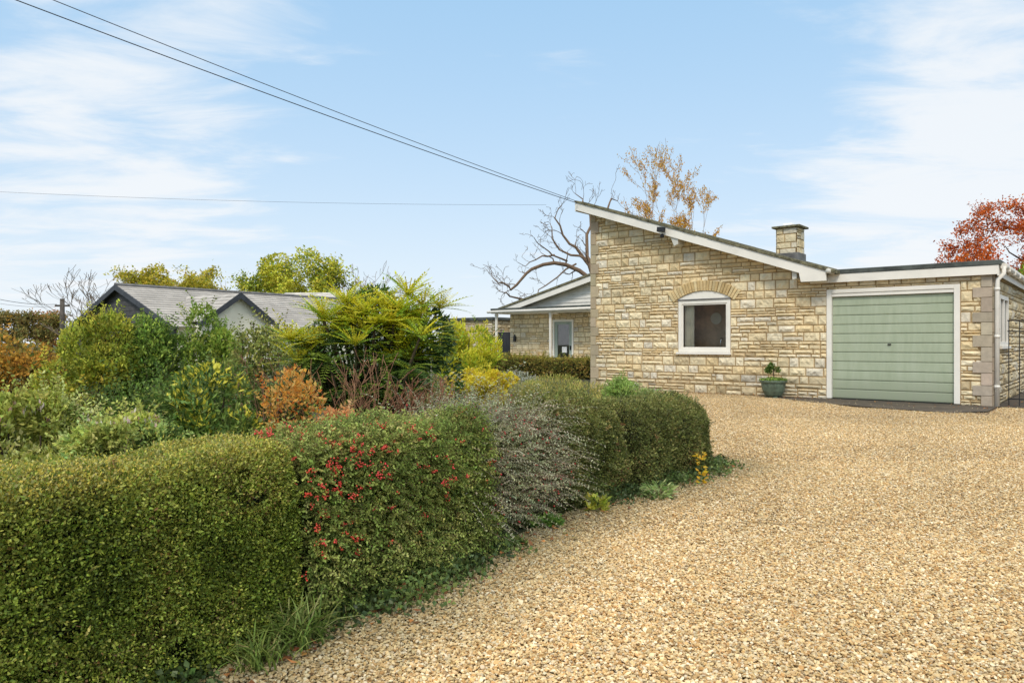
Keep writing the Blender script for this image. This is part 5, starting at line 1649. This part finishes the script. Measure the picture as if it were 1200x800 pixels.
# big dead tree behind the porch
def dead_tree():
    global rng
    keep = rng; rng = np.random.default_rng(77)
    Y = 38.0
    b = at(716, 402, Y); base = (b.x, Y, 0)
    t = thing('dead_tree', 'large leafless dead tree with pale brown twisting limbs behind the porch', 'tree', base)
    cl, tips = Cloud(), []
    colr = s2l((118, 98, 80))
    limbs = [
        ([(716, 440), (712, 400), (706, 360), (700, 330)], .52, .42, 0, 0),
        ([(706, 355), (690, 322), (664, 306), (636, 302), (616, 316), (600, 330), (588, 318), (578, 312)], .26, .06, -1.5, 3),
        ([(704, 352), (670, 350), (640, 347), (618, 346), (600, 334), (590, 326)], .20, .05, -3, 2),
        ([(702, 338), (692, 318), (688, 298), (674, 282), (658, 266), (652, 246), (654, 226)], .24, .05, 0.5, 3),
        ([(688, 300), (668, 296), (652, 284), (648, 262), (644, 246)], .14, .04, 1.5, 3),
        ([(700, 332), (693, 300), (690, 270), (690, 246), (682, 226), (678, 214)], .22, .05, 2, 3),
        ([(700, 330), (704, 290), (708, 250), (714, 228), (724, 218)], .22, .05, 3, 3),
        ([(664, 306), (646, 296), (634, 280), (622, 266)], .10, .035, -2, 2),
        ([(650, 303), (634, 292), (622, 300), (606, 296)], .09, .03, -1, 2),
        ([(676, 312), (650, 320), (630, 334), (622, 348)], .09, .03, -2.5, 2),
    ]
    for pts, r0, r1, dy, dep in limbs:
        n = len(pts); P = []
        for i, (px, py) in enumerate(pts):
            f = i / (n - 1)
            P.append(np.array(at(px + rng.normal(0, 1.0), py + 13 * f + rng.normal(0, 1.0), Y + dy * f)))
        # smooth subdivision
        Q = []
        for i in range(n - 1):
            p0 = P[max(i - 1, 0)]; p1 = P[i]; p2 = P[i + 1]; p3 = P[min(i + 2, n - 1)]
            for f in (0, .5):
                cm = .5 * ((2 * p1) + (p2 - p0) * f + (2 * p0 - 5 * p1 + 4 * p2 - p3) * f * f + (3 * p1 - p0 - 3 * p2 + p3) * f ** 3)
                Q.append(.7 * (p1 + (p2 - p1) * f) + .3 * cm)
        Q.append(P[-1]); Q = np.array(Q) + rng.normal(0, .075, (len(Q), 3)) + np.cumsum(rng.normal(0, .014, (len(Q), 3)), 0)
        R_ = np.linspace(r0, r1 * .8, len(Q)) * .54
        cl.tube(Q, R_, 8, colr * rng.uniform(.85, 1.1))
        if dep:
            for i in range(3, len(Q)):
                if rng.random() < .8:
                    d = unit(Q[min(i + 1, len(Q) - 1)] - Q[i - 1])
                    ax = unit(np.cross(d, rng.normal(size=3)))
                    nd = d * .6 + ax * .8 + np.array([0, 0, .25])
                    grow(cl, Q[i], nd, rng.uniform(.45, 1.1), R_[i] * .42, 2, tips, .3, .05, (1, 2), .9, .6, colr * .95, 4, 5, .009)
            grow(cl, Q[-1], Q[-1] - Q[-2], .4, R_[-1] * .8, 1, tips, .3, .1, (2, 3), .9, .6, colr, 4, 5, .009)
    cl.build('trunk', M['bark'], t, base, smooth=True)
    rng = keep


dead_tree()
tree('bare_tree', 'tiny bare twigs showing above the flat garage roof', tb(1085, 40), 5.4, 1.6, .05, 0, .1, PA, 3, .2, seed=15, ang=.6, lenf=.36, bark=s2l((150, 136, 120)), rmin=.010)

# ================================================================== LIGHT, SKY, CAMERA
sund = Vector((-0.18, -0.74, 0.80)).normalized()           # towards the sun
elev = math.asin(sund.z); azi = math.atan2(sund.x, sund.y)
ld = bpy.data.lights.new('sun', 'SUN'); ld.energy = 1.85; ld.angle = math.radians(12); ld.color = (1.0, 0.945, 0.86)
lo = bpy.data.objects.new('sun', ld); COL.objects.link(lo)
lo.rotation_euler = sund.to_track_quat('Z', 'Y').to_euler()

w = bpy.data.worlds.new('World'); SC.world = w; w.use_nodes = True
t = w.node_tree; t.nodes.clear()
N_ = lambda typ: t.nodes.new('ShaderNode' + typ)
out = N_('OutputWorld'); bg = N_('Background'); bg.inputs['Strength'].default_value = 0.12
t.links.new(bg.outputs[0], out.inputs[0])
sky = N_('TexSky'); sky.sky_type = 'NISHITA'; sky.sun_disc = False; sky.sun_elevation = elev; sky.sun_rotation = azi
sky.air_density = 1.0; sky.dust_density = 0.6; sky.ozone_density = 1.5
tc = N_('TexCoord'); sep = N_('SeparateXYZ'); t.links.new(tc.outputs['Generated'], sep.inputs[0])


def math_(op, a, b=None, clamp=False):
    m = N_('Math'); m.operation = op; m.use_clamp = clamp
    for i, x in enumerate((a, b)):
        if x is None: continue
        if isinstance(x, (int, float)): m.inputs[i].default_value = x
        else: t.links.new(x, m.inputs[i])
    return m.outputs[0]


def mixc(f, a, b):
    m = N_('Mix'); m.data_type = 'RGBA'
    for i, x in ((0, f), (6, a), (7, b)):
        if isinstance(x, (int, float)): m.inputs[i].default_value = x
        elif isinstance(x, tuple): m.inputs[i].default_value = (*x, 1)
        else: t.links.new(x, m.inputs[i])
    return m.outputs[2]


SB = 1 / 0.12
z = math_('MAXIMUM', sep.outputs[2], 0.0)
# deepen and tint the blue, fade to bright haze at the horizon
sc_ = N_('VectorMath'); sc_.operation = 'MULTIPLY'; sc_.inputs[1].default_value = (1.25, 1.45, 1.5)
t.links.new(sky.outputs[0], sc_.inputs[0])
blue = mixc(0.8, sc_.outputs[0], (0.26 * SB, 0.585 * SB, 0.93 * SB))
haze = math_('POWER', 2.718, math_('MULTIPLY', z, -3.5))
base_ = mixc(math_('MULTIPLY', haze, 1.0, True), blue, (0.90 * SB, 0.945 * SB, 0.98 * SB))
# cirrus on a plane overhead
zz = math_('ADD', z, 0.10)
cmb = N_('CombineXYZ'); t.links.new(math_('DIVIDE', sep.outputs[0], zz), cmb.inputs[0]); t.links.new(math_('DIVIDE', sep.outputs[1], zz), cmb.inputs[1])
mp = N_('Mapping'); mp.inputs['Rotation'].default_value = (0, 0, math.radians(-62)); mp.inputs['Scale'].default_value = (0.8, 1.5, 1); mp.inputs['Location'].default_value = (3.1, 0.4, 0)
t.links.new(cmb.outputs[0], mp.inputs[0])
n1 = N_('TexNoise'); n1.inputs['Scale'].default_value = 1.8; n1.inputs['Detail'].default_value = 12; n1.inputs['Roughness'].default_value = 0.6; n1.inputs['Distortion'].default_value = 0.35
t.links.new(mp.outputs[0], n1.inputs['Vector'])
cloud = n1.outputs['Fac']


def blob(px, py, sharp, amp):
    d = Vector(((px - 600) / F, 1, -(py - HY) / F)).normalized()
    dp = N_('VectorMath'); dp.operation = 'DOT_PRODUCT'; dp.inputs[1].default_value = d
    t.links.new(tc.outputs['Generated'], dp.inputs[0])
    return math_('MULTIPLY', math_('POWER', 2.718, math_('MULTIPLY', math_('SUBTRACT', dp.outputs['Value'], 1.0), sharp)), amp)


s = cloud
for px, py, sh_, am in ((150, 40, 110, .13), (250, 70, 120, .07), (80, 270, 50, .18), (240, 250, 70, .06), (1120, 215, 110, .17), (1190, 130, 200, .05), (900, 90, 160, .08), (1100, 70, 160, .07), (1060, 290, 50, .20), (640, 60, 160, .07), (500, 150, 25, -.08), (760, 200, 20, -.08)):
    s = math_('ADD', s, blob(px, py, sh_, am))
mr = N_('MapRange'); mr.interpolation_type = 'SMOOTHSTEP'; mr.inputs[1].default_value = 0.52; mr.inputs[2].default_value = 0.84; mr.inputs[3].default_value = 0; mr.inputs[4].default_value = 0.85
t.links.new(s, mr.inputs[0])
ov = N_('MapRange'); ov.interpolation_type = 'SMOOTHSTEP'; ov.inputs[1].default_value = 0.425; ov.inputs[2].default_value = 0.72; ov.inputs[3].default_value = 0; ov.inputs[4].default_value = 0.85  # brighter warm-white overcast added above the view to lift and neutralise fill light
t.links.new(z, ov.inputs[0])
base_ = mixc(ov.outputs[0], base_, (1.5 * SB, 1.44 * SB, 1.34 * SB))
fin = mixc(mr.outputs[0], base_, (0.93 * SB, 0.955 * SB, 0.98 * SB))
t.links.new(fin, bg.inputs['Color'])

cd = bpy.data.cameras.new('camera'); cam = bpy.data.objects.new('camera', cd); COL.objects.link(cam)
cam.location = (0, 0, H); cam.rotation_euler = (math.radians(90), 0, 0)
cd.sensor_width = 36; cd.lens = 36 * F / 1200; cd.shift_y = (HY - 400) / 1200; cd.clip_end = 2000; cd.clip_start = 0.05
SC.camera = cam
SC.view_settings.view_transform = 'Standard'; SC.view_settings.look = 'None'; SC.view_settings.exposure = 0
SC.cycles.use_denoising = True
